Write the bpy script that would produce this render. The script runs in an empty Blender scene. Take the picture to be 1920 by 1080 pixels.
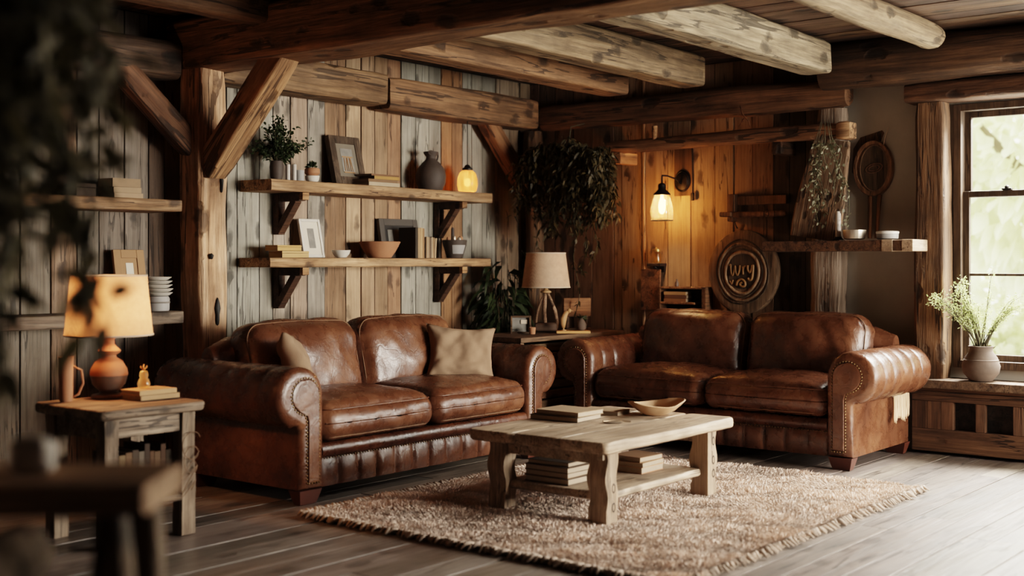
import bpy, bmesh, math, random
import numpy as np
from mathutils import Vector, Matrix, Euler, noise
PI = math.pi
sc = bpy.context.scene
COL = sc.collection
R = random.Random(7)

# ------------------------------------------------------------------ materials
class NT:
    def __init__(s, name):
        s.m = bpy.data.materials.new(name); s.m.use_nodes = True
        s.t = s.m.node_tree; s.t.nodes.clear(); s.out = s.n('ShaderNodeOutputMaterial')
    def n(s, typ, ins=None, **kw):
        nd = s.t.nodes.new(typ)
        for k, v in kw.items(): setattr(nd, k, v)
        for k, v in (ins or {}).items(): s.put(nd.inputs[k], v)
        return nd
    def put(s, sock, v):
        if hasattr(v, 'is_output'): s.t.links.new(v, sock)
        elif hasattr(v, 'outputs'): s.t.links.new(v.outputs[0], sock)
        else:
            if isinstance(v, (tuple, list)) and len(v) == 3 and len(sock.default_value) == 4: v = (*v, 1)
            sock.default_value = v
    def math(s, op, a, b=0.0, clamp=False):
        nd = s.n('ShaderNodeMath', operation=op, use_clamp=clamp); s.put(nd.inputs[0], a); s.put(nd.inputs[1], b); return nd.outputs[0]
    def vmath(s, op, a, b):
        nd = s.n('ShaderNodeVectorMath', operation=op); s.put(nd.inputs[0], a)
        s.put(nd.inputs['Scale'] if op == 'SCALE' else nd.inputs[1], b); return nd.outputs[0]
    def mix(s, f, a, b, mode='MIX'):
        nd = s.n('ShaderNodeMix', data_type='RGBA', blend_type=mode)
        s.put(nd.inputs[0], f); s.put(nd.inputs[6], a); s.put(nd.inputs[7], b); return nd.outputs[2]
    def ramp(s, f, stops):
        nd = s.n('ShaderNodeValToRGB'); s.put(nd.inputs[0], f); e = nd.color_ramp.elements
        while len(e) < len(stops): e.new(.5)
        for el, (p, c) in zip(e, stops):
            el.position = p; el.color = (*c, 1) if isinstance(c, (tuple, list)) else (c, c, c, 1)
        return nd.outputs[0]
    def noise(s, vec, scale, detail=4, rough=.55, dist=0):
        return s.n('ShaderNodeTexNoise', {'Vector': vec, 'Scale': scale, 'Detail': detail, 'Roughness': rough, 'Distortion': dist}).outputs[0]
    def map(s, vec, scale):
        return s.n('ShaderNodeMapping', {'Vector': vec, 'Scale': scale}).outputs[0]
    def coords(s):
        tc = s.n('ShaderNodeTexCoord').outputs['Object']
        at = s.n('ShaderNodeAttribute', attribute_name='tone')
        oi = s.n('ShaderNodeObjectInfo')
        off = s.math('ADD', s.math('MULTIPLY', at.outputs['Alpha'], 37.0), s.math('MULTIPLY', oi.outputs['Random'], 53.0))
        return s.vmath('ADD', tc, s.n('ShaderNodeCombineXYZ', {0: off, 1: off, 2: off}).outputs[0]), at.outputs['Color']
    def done(s, color, rough=.6, normal=None, **ins):
        p = s.n('ShaderNodeBsdfPrincipled'); s.put(p.inputs['Base Color'], color); s.put(p.inputs['Roughness'], rough)
        if normal is not None: s.put(p.inputs['Normal'], normal)
        for k, v in ins.items(): s.put(p.inputs[k.replace('_', ' ')], v)
        s.t.links.new(p.outputs[0], s.out.inputs[0]); return s.m
    def bump(s, h, strength=.3, dist=.01):
        return s.n('ShaderNodeBump', {'Height': h, 'Strength': strength, 'Distance': dist}).outputs[0]
    def surf(s, sh): s.t.links.new(sh.outputs[0] if hasattr(sh, 'outputs') else sh, s.out.inputs[0]); return s.m

def wood(name, dark, mid, light, axis=0, gs=1.0, rough=(.6, .85), bump=.5, knots=.8, cracks=.8, bd=.012, spec=.35, bl=.55, fi=.62, cw=.008):
    n = NT(name); v, tone = n.coords()
    def sc_(al, ac): r = [ac * gs] * 3; r[axis] = al * gs; return n.map(v, tuple(r))
    g = n.noise(sc_(.9, 9), 1.5, 8, .65, .7)
    fine = n.noise(sc_(3, 75), 1.0, 3, .6)
    blot = n.noise(v, 2.6, 5, .6)
    col = n.ramp(g, [(.28, dark), (.5, mid), (.72, light)])
    col = n.mix(1.0, col, n.ramp(fine, [(.3, fi), (.65, 1.12)]), 'MULTIPLY')
    col = n.mix(1.0, col, n.ramp(blot, [(.3, bl), (.6, 1.1)]), 'MULTIPLY')
    vo = n.n('ShaderNodeTexVoronoi', {'Vector': n.vmath('ADD', sc_(5.5, 10.5), n.vmath('SCALE', n.n('ShaderNodeTexNoise', {'Vector': v, 'Scale': 14.0}).outputs[1], .5)), 'Scale': 1.0, 'Randomness': 1.0})
    sel = n.math('GREATER_THAN', n.n('ShaderNodeSeparateColor', {0: vo.outputs['Color']}).outputs[0], .70)
    kn = n.ramp(vo.outputs['Distance'], [(.20, 0.0), (.30, .35), (.40, 1.0)])
    kd = n.math('MULTIPLY', n.math('SUBTRACT', 1.0, kn), n.math('MULTIPLY', sel, knots), True)
    ck = n.noise(sc_(.35, 6), 1.3, 4, .55, .4)
    cd = n.math('LESS_THAN', n.math('ABSOLUTE', n.math('SUBTRACT', ck, .5)), cw)
    cd = n.math('MULTIPLY', cd, n.math('MULTIPLY', n.ramp(blot, [(.40, 0.0), (.5, 1.0)]), cracks))
    dk = n.math('MAXIMUM', kd, cd)
    col = n.mix(n.math('MULTIPLY', dk, .95), col, tuple(c * .16 for c in dark))
    col = n.mix(1.0, col, tone, 'MULTIPLY')
    h = n.math('SUBTRACT', n.math('ADD', n.math('MULTIPLY', g, .6), n.math('MULTIPLY', fine, .35)), n.math('MULTIPLY', dk, .6))
    return n.done(col, n.ramp(g, [(.3, rough[1]), (.7, rough[0])]), n.bump(h, bump, bd), Specular_IOR_Level=spec)

def plain(name, c, rough=.6, var=.25, scale=8, bump=.15, metal=0, **kw):
    n = NT(name); v, tone = n.coords(); f = n.noise(v, scale, 6, .6)
    col = n.mix(1.0, n.mix(f, tuple(x * (1 - var) for x in c), tuple(min(1, x * (1 + var)) for x in c)), tone, 'MULTIPLY')
    return n.done(col, rough, n.bump(f, bump, .004), Metallic=metal, **kw)

def leather(name, dark, mid, light):
    n = NT(name); v, tone = n.coords()
    a = n.noise(v, 3.2, 6, .62, .4); b = n.noise(v, 14, 5, .6)
    col = n.ramp(n.math('ADD', n.math('MULTIPLY', a, .75), n.math('MULTIPLY', b, .25)), [(.34, dark), (.5, mid), (.66, light)])
    vo = n.n('ShaderNodeTexVoronoi', {'Vector': v, 'Scale': 130.0}, feature='DISTANCE_TO_EDGE').outputs[0]
    wr = n.noise(n.map(v, (1, 1, .55)), 11, 5, .6, 1.4)
    wr2 = n.noise(v, 4.5, 3, .5, .8)
    ck = n.n('ShaderNodeTexVoronoi', {'Vector': n.vmath('ADD', v, n.vmath('SCALE', n.n('ShaderNodeTexNoise', {'Vector': v, 'Scale': 6.0}).outputs[1], .14)), 'Scale': 9.0}, feature='DISTANCE_TO_EDGE').outputs[0]
    ckr = n.ramp(ck, [(0.0, 0.0), (.05, 1.0)])
    col = n.mix(1.0, col, n.ramp(ck, [(0.0, .72), (.04, 1.0)]), 'MULTIPLY')
    col = n.mix(1.0, col, tone, 'MULTIPLY')
    h = n.math('ADD', n.math('ADD', n.math('MULTIPLY', wr, .8), n.math('MULTIPLY', wr2, 1.6)), n.math('ADD', n.math('MULTIPLY', n.ramp(vo, [(0, 0.0), (.1, 1.0)]), .05), n.math('MULTIPLY', ckr, .10)))
    return n.done(col, n.ramp(b, [(.3, .21), (.7, .36)]), n.bump(h, .34, .012), Specular_IOR_Level=.55)

def fabric(name, c, sc1=90, var=.3, rough=.95):
    n = NT(name); v, tone = n.coords()
    wv = [n.n('ShaderNodeTexWave', {'Vector': v, 'Scale': sc1, 'Distortion': 1.5, 'Detail': 2.0}, bands_direction=d).outputs[1] for d in 'XZ']
    w = n.math('MULTIPLY', n.math('ADD', wv[0], wv[1]), .5); f = n.noise(v, 7, 6, .65)
    col = n.mix(f, tuple(x * (1 - var) for x in c), tuple(x * (1 + var) for x in c))
    col = n.mix(1.0, col, n.ramp(w, [(.1, .75), (.8, 1.1)]), 'MULTIPLY'); col = n.mix(1.0, col, tone, 'MULTIPLY')
    return n.done(col, rough, n.bump(n.math('ADD', w, n.math('MULTIPLY', f, 2.0)), .35, .003), Specular_IOR_Level=.15)

def shade(name, c, trans=.6):
    n = NT(name); v, tone = n.coords()
    wv = [n.n('ShaderNodeTexWave', {'Vector': v, 'Scale': 95.0, 'Distortion': 3.0, 'Detail': 2.0}, bands_direction=d).outputs[1] for d in 'XZ']
    w = n.math('MULTIPLY', n.math('ADD', wv[0], wv[1]), .5); f = n.noise(v, 20, 5, .7)
    col = n.mix(1.0, n.mix(1.0, c, n.ramp(w, [(.0, .8), (.9, 1.08)]), 'MULTIPLY'), n.ramp(f, [(.3, .85), (.7, 1.08)]), 'MULTIPLY')
    d = n.n('ShaderNodeBsdfDiffuse', {'Color': col}); t = n.n('ShaderNodeBsdfTranslucent', {'Color': col})
    return n.surf(n.n('ShaderNodeMixShader', {0: trans, 1: d.outputs[0], 2: t.outputs[0]}))

def glass(name, tint=(1, 1, 1), gloss=.08, diff=0.0, rough=.05):
    n = NT(name)
    t = n.n('ShaderNodeBsdfTransparent', {'Color': tint}); g = n.n('ShaderNodeBsdfGlossy', {'Roughness': rough})
    o = n.n('ShaderNodeMixShader', {0: gloss, 1: t.outputs[0], 2: g.outputs[0]})
    if diff:
        tl = n.n('ShaderNodeBsdfTranslucent', {'Color': tint}); o = n.n('ShaderNodeMixShader', {0: diff, 1: o.outputs[0], 2: tl.outputs[0]})
    return n.surf(o)

def emit(name, c, s):
    n = NT(name); return n.surf(n.n('ShaderNodeEmission', {'Color': c, 'Strength': s}))

def leaf(name, c1, c2, trans=.3, rough=.5):
    n = NT(name); at = n.n('ShaderNodeAttribute', attribute_name='tone')
    col = n.mix(at.outputs['Alpha'], c1, c2)
    p = n.n('ShaderNodeBsdfPrincipled', {'Base Color': col, 'Roughness': rough, 'Specular IOR Level': .3})
    t = n.n('ShaderNodeBsdfTranslucent', {'Color': n.mix(1.0, col, (1.2, 1.2, .95), 'MULTIPLY')})
    return n.surf(n.n('ShaderNodeMixShader', {0: trans, 1: p.outputs[0], 2: t.outputs[0]}))

M = {}
M['board'] = wood('weathered_boards', (.19, .162, .135), (.275, .240, .205), (.35, .31, .268), axis=2, gs=1.0, bump=.5, bl=.72, fi=.78)
M['boardw'] = wood('warm_boards', (.21, .142, .094), (.32, .224, .152), (.40, .29, .202), axis=2, gs=1.0, bump=.4, bl=.8, fi=.85, cw=.005)
M['ceil'] = wood('ceiling_boards', (.036, .019, .010), (.094, .052, .028), (.165, .098, .056), axis=1, gs=.9)
M['floor'] = wood('floor_boards', (.11, .09, .077), (.20, .166, .144), (.30, .255, .226), axis=0, gs=.8, rough=(.3, .5), bump=.35, knots=.5, spec=.5, bl=.65, fi=.75)
M['beam'] = wood('hewn_oak', (.075, .042, .023), (.175, .103, .057), (.28, .172, .10), axis=0, gs=.9, bump=.8, bd=.025, cw=.014)
M['beamd'] = wood('dark_oak', (.025, .015, .009), (.07, .042, .025), (.13, .08, .05), axis=0, gs=.8, bump=.7, bd=.02)
M['beamy'] = wood('dark_oak_panel', (.035, .021, .013), (.08, .05, .031), (.13, .085, .054), axis=1, gs=.9, bump=.6, bl=.75)
M['beaml'] = wood('pale_oak', (.13, .10, .07), (.30, .24, .172), (.44, .37, .28), axis=0, gs=.9, bump=.8, bd=.025, cw=.014)
M['post'] = wood('post_oak', (.13, .072, .04), (.29, .185, .115), (.47, .345, .25), axis=0, gs=.7, bump=1.0, bd=.03, cw=.014)
M['shelf'] = wood('shelf_oak', (.11, .055, .026), (.30, .17, .085), (.44, .28, .16), axis=0, gs=1.3, bump=.4)
M['shelfd'] = wood('dark_shelf', (.04, .022, .012), (.10, .058, .033), (.17, .10, .06), axis=0, gs=1.3, bump=.4)
M['table'] = wood('pale_pine', (.30, .205, .135), (.46, .345, .25), (.58, .455, .345), axis=0, gs=1.1, rough=(.5, .7), bump=.45, knots=.6)
M['tablez'] = wood('pale_pine_upright', (.18, .118, .075), (.36, .255, .175), (.50, .375, .27), axis=2, gs=1.1, rough=(.5, .7), bump=.45, knots=.4)
M['side'] = wood('grey_rustic', (.075, .05, .034), (.19, .135, .095), (.31, .235, .17), axis=0, gs=1.2, bump=.6)
M['sidez'] = wood('grey_rustic_upright', (.075, .05, .034), (.19, .135, .095), (.31, .235, .17), axis=2, gs=1.2, bump=.6)
M['console'] = wood('console_wood', (.04, .022, .012), (.11, .063, .035), (.19, .115, .065), axis=0, gs=1.3)
M['carve'] = wood('carved_wood', (.085, .05, .03), (.20, .124, .074), (.30, .195, .12), axis=2, gs=1.2, bump=.4, knots=.3)
M['carved'] = wood('carved_dark', (.03, .02, .012), (.075, .048, .03), (.11, .075, .05), axis=2, gs=1.2)
M['trunk'] = wood('bleached_trunk', (.10, .068, .047), (.25, .182, .135), (.40, .305, .235), axis=0, gs=.9, bump=1.0, bd=.03, bl=.75)
M['bark'] = wood('bark', (.075, .05, .034), (.16, .11, .075), (.25, .178, .122), axis=0, gs=1.5, bump=1.0, bd=.03)
M['tan'] = plain('tan_wood', (.42, .25, .12), .6)
M['plaster'] = plain('grey_plaster', (.42, .385, .33), .9, .25, 3.5, .4)
M['dark_plaster'] = plain('dark_plaster', (.11, .085, .068), .9)
M['leather'] = leather('brown_leather', (.050, .018, .0095), (.096, .037, .019), (.165, .073, .038))
M['welt'] = leather('dark_welt', (.03, .010, .005), (.07, .022, .010), (.12, .042, .018))
M['foot'] = plain('mahogany_foot', (.07, .022, .014), .35)
M['nail'] = plain('aged_brass', (.30, .20, .10), .32, .3, 40, 0, 1.0)
M['thread'] = plain('pale_stitching', (.15, .075, .036), .7)
M['linen'] = fabric('linen_pillow', (.27, .178, .118), 170)
M['shade_lit'] = shade('lit_linen_shade', (.66, .42, .26), .24)
M['shade_dim'] = shade('unlit_linen_shade', (.60, .41, .29), .12)
M['terra'] = plain('terracotta', (.34, .155, .08), .75)
M['terrad'] = plain('dark_glazed_clay', (.085, .055, .042), .45)
M['clay'] = plain('grey_clay', (.082, .056, .041), .85, .4, 14, .5)
M['jug'] = plain('dark_stoneware', (.045, .031, .024), .7, .35, 14, .4)
M['white'] = plain('white_ceramic', (.62, .58, .52), .5)
M['grey'] = plain('grey_ceramic', (.30, .29, .28), .6)
M['wax'] = plain('white_wax', (.45, .41, .37), .5, .08)
M['iron'] = plain('black_iron', (.018, .014, .012), .5, .3, 30, .2, .6)
M['black'] = plain('black_board', (.012, .010, .009), .7)
M['cord'] = plain('dark_cord', (.012, .010, .008), .8)
M['brass'] = plain('brass', (.55, .36, .14), .35, .2, 20, 0, .9)
M['pages'] = plain('paper_pages', (.34, .265, .195), .9, .15, 60)
M['photo'] = plain('faded_photo', (.20, .19, .17), .6, .6, 18, 0)
M['mat'] = plain('picture_mat', (.66, .60, .50), .8, .08)
M['mgrey'] = plain('dim_mat', (.15, .125, .095), .8)
M['mbrown'] = plain('brown_mat', (.30, .17, .085), .8, .15)
M['metal'] = plain('hammered_metal', (.55, .47, .38), .35, .25, 14, .2, .8)
M['wool'] = plain('rug_wool', (.64, .51, .43), .95, .15, 9, .2)
M['backing'] = plain('rug_backing', (.23, .18, .135), .95, .2)
M['cloth'] = plain('cream_cloth', (.60, .50, .40), .9)
M['amber'] = glass('amber_glass', (1.0, .80, .54), .06, .35, .1)
M['sconce_glass'] = glass('sconce_glass', (1.0, .86, .64), .07, .10, .08)
M['clear'] = glass('clear_glass', (.93, .95, .92), .12, .08)
M['pane'] = glass('window_pane', (.97, .98, .96), .05)
M['bulb'] = emit('glowing_bulb', (1.0, .55, .22), 40)
M['bulb2'] = emit('glowing_bulb_soft', (1.0, .45, .15), 10)
M['frond'] = leaf('window_frond', (.24, .29, .12), (.50, .54, .30), .45)
M['lf_dark'] = leaf('dark_leaf', (.012, .020, .007), (.035, .048, .018), .2)
M['lf_olive'] = leaf('olive_leaf', (.030, .025, .011), (.085, .062, .026), .25)
M['lf_ivy'] = leaf('silver_ivy', (.085, .085, .05), (.28, .27, .19), .2)
M['lf_fg'] = leaf('near_leaf', (.06, .052, .028), (.19, .158, .095), .2)
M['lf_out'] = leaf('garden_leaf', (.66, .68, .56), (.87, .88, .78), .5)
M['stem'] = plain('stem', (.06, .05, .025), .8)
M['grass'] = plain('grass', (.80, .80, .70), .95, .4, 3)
M['outbark'] = plain('garden_bark', (.16, .13, .09), .9)
M['sash'] = wood('window_paint_wood', (.035, .022, .014), (.085, .055, .036), (.14, .095, .065), axis=2, gs=1.2, rough=(.45, .6), bump=.3, knots=.3)
M['stone'] = plain('pale_stone', (.62, .55, .49), .85, .3, 6)

# ------------------------------------------------------------------ mesh builder
class MB:
    def __init__(s): s.v = []; s.f = []; s.t = []; s.tone = (1, 1, 1, 0)
    def add(s, vs, fs):
        b = len(s.v); s.v.extend(tuple(p) for p in vs)
        for f in fs: s.f.append(tuple(b + i for i in f)); s.t.append(s.tone)
    def box(s, x0, x1, y0, y1, z0, z1, mat=None):
        vs = [Vector((x, y, z)) for z in (z0, z1) for y in (y0, y1) for x in (x0, x1)]
        if mat is not None: vs = [mat @ p for p in vs]
        s.add(vs, [(0, 2, 3, 1), (4, 5, 7, 6), (0, 1, 5, 4), (2, 6, 7, 3), (0, 4, 6, 2), (1, 3, 7, 5)]); return s
    def bbox(s, x0, x1, y0, y1, z0, z1, r=.004, mat=None, jit=0):
        # box with chamfered edges
        vs = []; c = Vector(((x0 + x1) / 2, (y0 + y1) / 2, (z0 + z1) / 2)); h = Vector((abs(x1 - x0) / 2, abs(y1 - y0) / 2, abs(z1 - z0) / 2))
        r = min(r, min(h) * .9); bm = bmesh.new(); bmesh.ops.create_cube(bm, size=2)
        for p in bm.verts: p.co = Vector((p.co.x * h.x, p.co.y * h.y, p.co.z * h.z))
        bmesh.ops.bevel(bm, geom=bm.edges[:], offset=r, segments=2, affect='EDGES', profile=.5)
        bm.verts.index_update()
        vs = [p.co + c for p in bm.verts]
        if jit: vs = [p + noise.noise_vector(p * 3.1) * jit for p in vs]
        if mat is not None: vs = [mat @ p for p in vs]
        s.add(vs, [[q.index for q in f.verts] for f in bm.faces]); bm.free(); return s
    def ring(s, rings, caps=True, closed=True):
        n = len(rings[0]); vs = [p for r in rings for p in r]; fs = []
        for i in range(len(rings) - 1):
            for j in range(n if closed else n - 1):
                k = (j + 1) % n; fs.append((i * n + j, i * n + k, (i + 1) * n + k, (i + 1) * n + j))
        if caps: fs.append(tuple(range(n - 1, -1, -1))); fs.append(tuple((len(rings) - 1) * n + j for j in range(n)))
        s.add(vs, fs); return s
    def tube(s, pts, r, n=8, caps=True):
        pts = [Vector(p) for p in pts]; rr = r if isinstance(r, (list, tuple)) else [r] * len(pts)
        rings = []; up = None
        for i, p in enumerate(pts):
            d = (pts[min(i + 1, len(pts) - 1)] - pts[max(i - 1, 0)]).normalized()
            if up is None: up = d.orthogonal().normalized()
            up = (up - d * up.dot(d)); up = up.normalized() if up.length > 1e-6 else d.orthogonal().normalized()
            w = d.cross(up); rings.append([p + (up * math.cos(2 * PI * j / n) + w * math.sin(2 * PI * j / n)) * rr[i] for j in range(n)])
        return s.ring(rings, caps)
    def loop(s, pts, r, n=6):
        pts = [Vector(p) for p in pts]; m = len(pts); rings = []; nrm = None
        for i in range(m):
            d = (pts[(i + 1) % m] - pts[i - 1]).normalized()
            if nrm is None: nrm = d.orthogonal().normalized()
            nrm = (nrm - d * nrm.dot(d)).normalized(); w = d.cross(nrm)
            rings.append([pts[i] + (nrm * math.cos(2 * PI * j / n) + w * math.sin(2 * PI * j / n)) * r for j in range(n)])
        rings.append(rings[0]); return s.ring(rings, False)
    def lathe(s, prof, c=(0, 0, 0), n=28, sx=1, sy=1, mat=None, rib=0, nr=0):
        rings = []
        for r, z in prof:
            q = []
            for j in range(n):
                a = 2 * PI * j / n; k = r * (1 + rib * math.cos(nr * a)); p = Vector((c[0] + k * math.cos(a) * sx, c[1] + k * math.sin(a) * sy, c[2] + z)); q.append(mat @ p if mat is not None else p)
            rings.append(q)
        return s.ring(rings, True)
    def prism(s, poly, d0, d1, f):   # f(u,v,d) -> point
        return s.ring([[f(u, v, d) for u, v in poly] for d in (d0, d1)], True)
    def ball(s, c, r, n=12, sx=1, sy=1, sz=1):
        m = max(5, n // 2); return s.lathe([(max(1e-4, r * math.sin(PI * i / m)), -r * math.cos(PI * i / m) * sz) for i in range(m + 1)], c, n, sx, sy)
    def build(s, name, m, parent=None, smooth=None, mw=None, props=None):
        me = bpy.data.meshes.new(name); me.from_pydata(s.v, [], s.f)
        bm = bmesh.new(); bm.from_mesh(me); bmesh.ops.recalc_face_normals(bm, faces=bm.faces[:]); bm.to_mesh(me); bm.free()
        a = me.color_attributes.new('tone', 'FLOAT_COLOR', 'CORNER')
        cnt = [len(f) for f in s.f]; arr = np.repeat(np.array(s.t, dtype=np.float32), cnt, axis=0)
        a.data.foreach_set('color', arr.ravel())
        if smooth is not None:
            me.polygons.foreach_set('use_smooth', [True] * len(me.polygons))
            if smooth < 180: me.set_sharp_from_angle(angle=math.radians(smooth))
        me.materials.append(M[m] if isinstance(m, str) else m)
        o = bpy.data.objects.new(name, me); COL.objects.link(o)
        if smooth is not None and smooth < 180: w_ = o.modifiers.new('flat_faces', 'WEIGHTED_NORMAL'); w_.keep_sharp = True; w_.weight = 80
        if parent is not None: o.parent = parent
        if mw is not None: o.matrix_local = mw
        return o

def tag(o, label, cat, group=None):
    o['label'] = label; o['category'] = cat
    if group: o['group'] = group
    return o
def thing(name, label, cat, loc=(0, 0, 0), rz=0, group=None):
    o = bpy.data.objects.new(name, None); o.empty_display_size = .1; COL.objects.link(o)
    o.location = loc; o.rotation_euler = (0, 0, rz); return tag(o, label, cat, group)
def struct(o): o['kind'] = 'structure'; return o
def rnd(a, b): return R.uniform(a, b)
def rgb(c, k=1.0): return (c[0] * k, c[1] * k, c[2] * k, R.random())
VIEW = math.atan2(-.7801, .6257)          # yaw of the room corner as seen from the doorway

# ------------------------------------------------------------------ room shell
CEIL = 2.72; WL = 6.25; WR = 8.05
def floor():
    m = MB(); y = -2.0; R.seed(3)
    while y < WL:
        w = rnd(.13, .21); x = -1.2 - rnd(0, 1.5)
        while x < WR:
            L = rnd(1.3, 3.0); k = rnd(.7, 1.25); m.tone = (k * rnd(.97, 1.05), k, k * rnd(.93, 1.02), R.random())
            dz = rnd(-.003, .0)
            m.bbox(max(x, -1.2), min(x + L, WR), y + .0018, min(y + w, WL) - .0018, -.04, dz, .002); x += L + .002
        y += w
    return struct(m.build('floor', 'floor', smooth=35))
floor()
sub = MB(); sub.box(-1.3, WR + .2, -2.1, WL + .2, -.12, -.041); struct(sub.build('floor_joist_bed', 'black'))

def ceiling():
    m = MB(); x = -1.2; R.seed(5)
    while x < WR:
        w = rnd(.11, .2); k = rnd(.55, 1.35); m.tone = (k, k * rnd(.9, 1.05), k * rnd(.85, 1.05), R.random())
        m.bbox(x + .003, x + w - .003, -2.0, WL, CEIL + rnd(0, .006), CEIL + .03, .004); x += w
    m.tone = (.2, .2, .2, .3); m.box(-1.3, WR + .2, -2.1, WL + .2, CEIL + .031, CEIL + .08)
    return struct(m.build('ceiling', 'ceil', smooth=35))
ceiling()

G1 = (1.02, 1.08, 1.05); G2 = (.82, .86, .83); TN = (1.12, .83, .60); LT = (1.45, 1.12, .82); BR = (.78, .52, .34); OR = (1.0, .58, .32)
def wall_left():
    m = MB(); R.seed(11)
    ed = [(-1.2, G2), (1.2, BR), (2.4, (.6, .56, .5)), (3.3, (.6, .56, .5)), (3.52, (.6, .56, .5)), (3.70, (.7, .5, .36)), (3.861, (.58, .56, .53)), (4.004, (.58, .53, .49)), (4.173, (.55, .51, .48)), (4.337, (.28, .2, .15)), (4.45, (.35, .26, .2)), (4.72, G1), (4.908, G1), (4.992, (1.08, 1.16, 1.14)), (5.174, (1.05, 1.1, 1.06)), (5.289, (1.15, 1.08, 1.0)),  # alcove shade and the post's shadow are put into these dim board tones
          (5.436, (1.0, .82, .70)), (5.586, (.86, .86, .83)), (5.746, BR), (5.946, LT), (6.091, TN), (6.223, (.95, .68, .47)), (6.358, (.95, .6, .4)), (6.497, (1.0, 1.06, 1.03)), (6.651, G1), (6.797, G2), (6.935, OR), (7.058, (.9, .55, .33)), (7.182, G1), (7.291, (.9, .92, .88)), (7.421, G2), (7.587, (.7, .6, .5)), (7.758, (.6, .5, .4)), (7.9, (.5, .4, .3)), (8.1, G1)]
    for (x0, c), (x1, _) in zip(ed, ed[1:]):
        n = max(1, round((x1 - x0) / .2))
        for i in range(n):
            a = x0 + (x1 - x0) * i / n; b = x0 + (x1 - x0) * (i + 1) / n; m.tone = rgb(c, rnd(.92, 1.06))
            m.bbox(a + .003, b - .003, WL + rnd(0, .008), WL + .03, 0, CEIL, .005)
    m.tone = (.08, .08, .08, 0); m.box(-1.3, WR + .2, WL + .031, WL + .12, -.1, CEIL + .08)
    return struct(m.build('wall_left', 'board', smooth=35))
wall_left()

def wall_right():
    m = MB()   # plaster wall with two window openings
    W1 = (.75, 2.747, .56, 2.27); W2 = (-1.0, .40, .56, 2.27)
    x0, x1 = WR, WR + .14
    m.box(x0, x1, W1[1], WL + .15, -.1, CEIL + .08); m.box(x0, x1, W2[1], W1[0], -.1, CEIL + .08); m.box(x0, x1, -2.1, W2[0], -.1, CEIL + .08)
    for w in (W1, W2): m.box(x0, x1, w[0], w[1], -.1, w[2]); m.box(x0, x1, w[0], w[1], w[3], CEIL + .08)
    struct(m.build('wall_right', 'plaster'))
    c = MB(); R.seed(21)   # upright plank cladding behind the right sofa
    ed = [(3.50, (.30, .3, .3)), (3.60, (.34, .34, .32)), (3.787, (.16, .15, .14)), (3.91, (.22, .2, .18)), (4.034, (.75, .62, .5)), (4.204, (.95, .85, .75)), (4.356, (1.0, .95, .85)), (4.511, (1.1, 1.05, 1.0)), (4.716, (1.15, 1.1, 1.0)), (4.917, (1.05, .95, .85)), (5.118, (1.5, 1.3, 1.1)), (5.14, (.95, .9, .82)), (5.34, (.85, .78, .7)), (5.416, (.62, .52, .45)), (5.621, (.55, .45, .4)), (5.805, (.45, .38, .34)), (5.993, (.4, .34, .3)), (6.158, (.4, .3, .28)), (6.245, G1)]  # the darkest planks have a recess's shade put into their tone
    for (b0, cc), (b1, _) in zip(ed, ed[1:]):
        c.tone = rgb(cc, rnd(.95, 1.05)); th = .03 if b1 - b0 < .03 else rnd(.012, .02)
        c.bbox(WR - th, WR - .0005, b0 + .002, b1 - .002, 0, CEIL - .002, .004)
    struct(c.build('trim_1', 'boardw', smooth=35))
wall_right()
fw = MB()
fw.box(-1.3, 5.5, -2.14, -2.0, -.1, CEIL + .08); fw.box(7.95, WR, -2.14, -2.0, -.1, CEIL + .08); fw.box(5.5, 7.95, -2.14, -2.0, -.1, .5); fw.box(5.5, 7.95, -2.14, -2.0, 2.3, CEIL + .08)
struct(fw.build('wall_front', 'dark_plaster'))
bw = MB(); bw.box(-1.34, -1.2, -2.14, WL + .1, -.1, CEIL + .08); struct(bw.build('wall_back', 'dark_plaster'))

# ------------------------------------------------------------------ hewn timbers
def hewn(p0, p1, w, h, up=(0, 0, 1), cr=.25, jit=.012, seg=.09, seed=0, taper=1.0):
    """matrix and mesh of a hand-hewn timber: local x runs along it"""
    p0, p1 = Vector(p0), Vector(p1); d = p1 - p0; L = d.length; x = d.normalized(); u = Vector(up); y = u.cross(x).normalized(); z = x.cross(y)
    mw = Matrix((x, y, z)).transposed().to_4x4(); mw.translation = p0
    m = MB(); n = max(4, int(L / seg)); rings = []; c = min(w, h) * cr; prof = []
    for sx, sy, a0 in ((1, -1, -90), (1, 1, 0), (-1, 1, 90), (-1, -1, 180)):
        cx, cy = sx * (w / 2 - c), sy * (h / 2 - c)
        for k in range(5):
            a = math.radians(a0 + 90 * k / 4); prof.append((cx + c * math.cos(a), cy + c * math.sin(a)))
    for i in range(n + 1):
        t = i / n; e = min(t, 1 - t) * L; q = 1 - max(0, .012 - e) / max(w, h) * 1.2; tp = 1 + (taper - 1) * t; r = []
        for a, b in prof:
            s = Vector((L * t * .9, a * 5, b * 5)) + Vector((seed * 7.3, seed * 3.1, 0))
            k = noise.noise(s) * jit + noise.noise(s * 3.3) * jit * .45
            l = math.hypot(a, b); r.append(Vector((L * t, a * tp * q * (1 + k / l), b * tp * q * (1 + k / l))))
        rings.append(r)
    m.ring(rings); return m, mw
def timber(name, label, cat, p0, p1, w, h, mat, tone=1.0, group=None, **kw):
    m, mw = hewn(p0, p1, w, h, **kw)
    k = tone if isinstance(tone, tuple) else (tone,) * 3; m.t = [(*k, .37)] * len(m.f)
    o = m.build(name, mat, smooth=40, mw=mw); bpy.context.view_layer.update(); return tag(o, label, cat, group)

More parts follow.
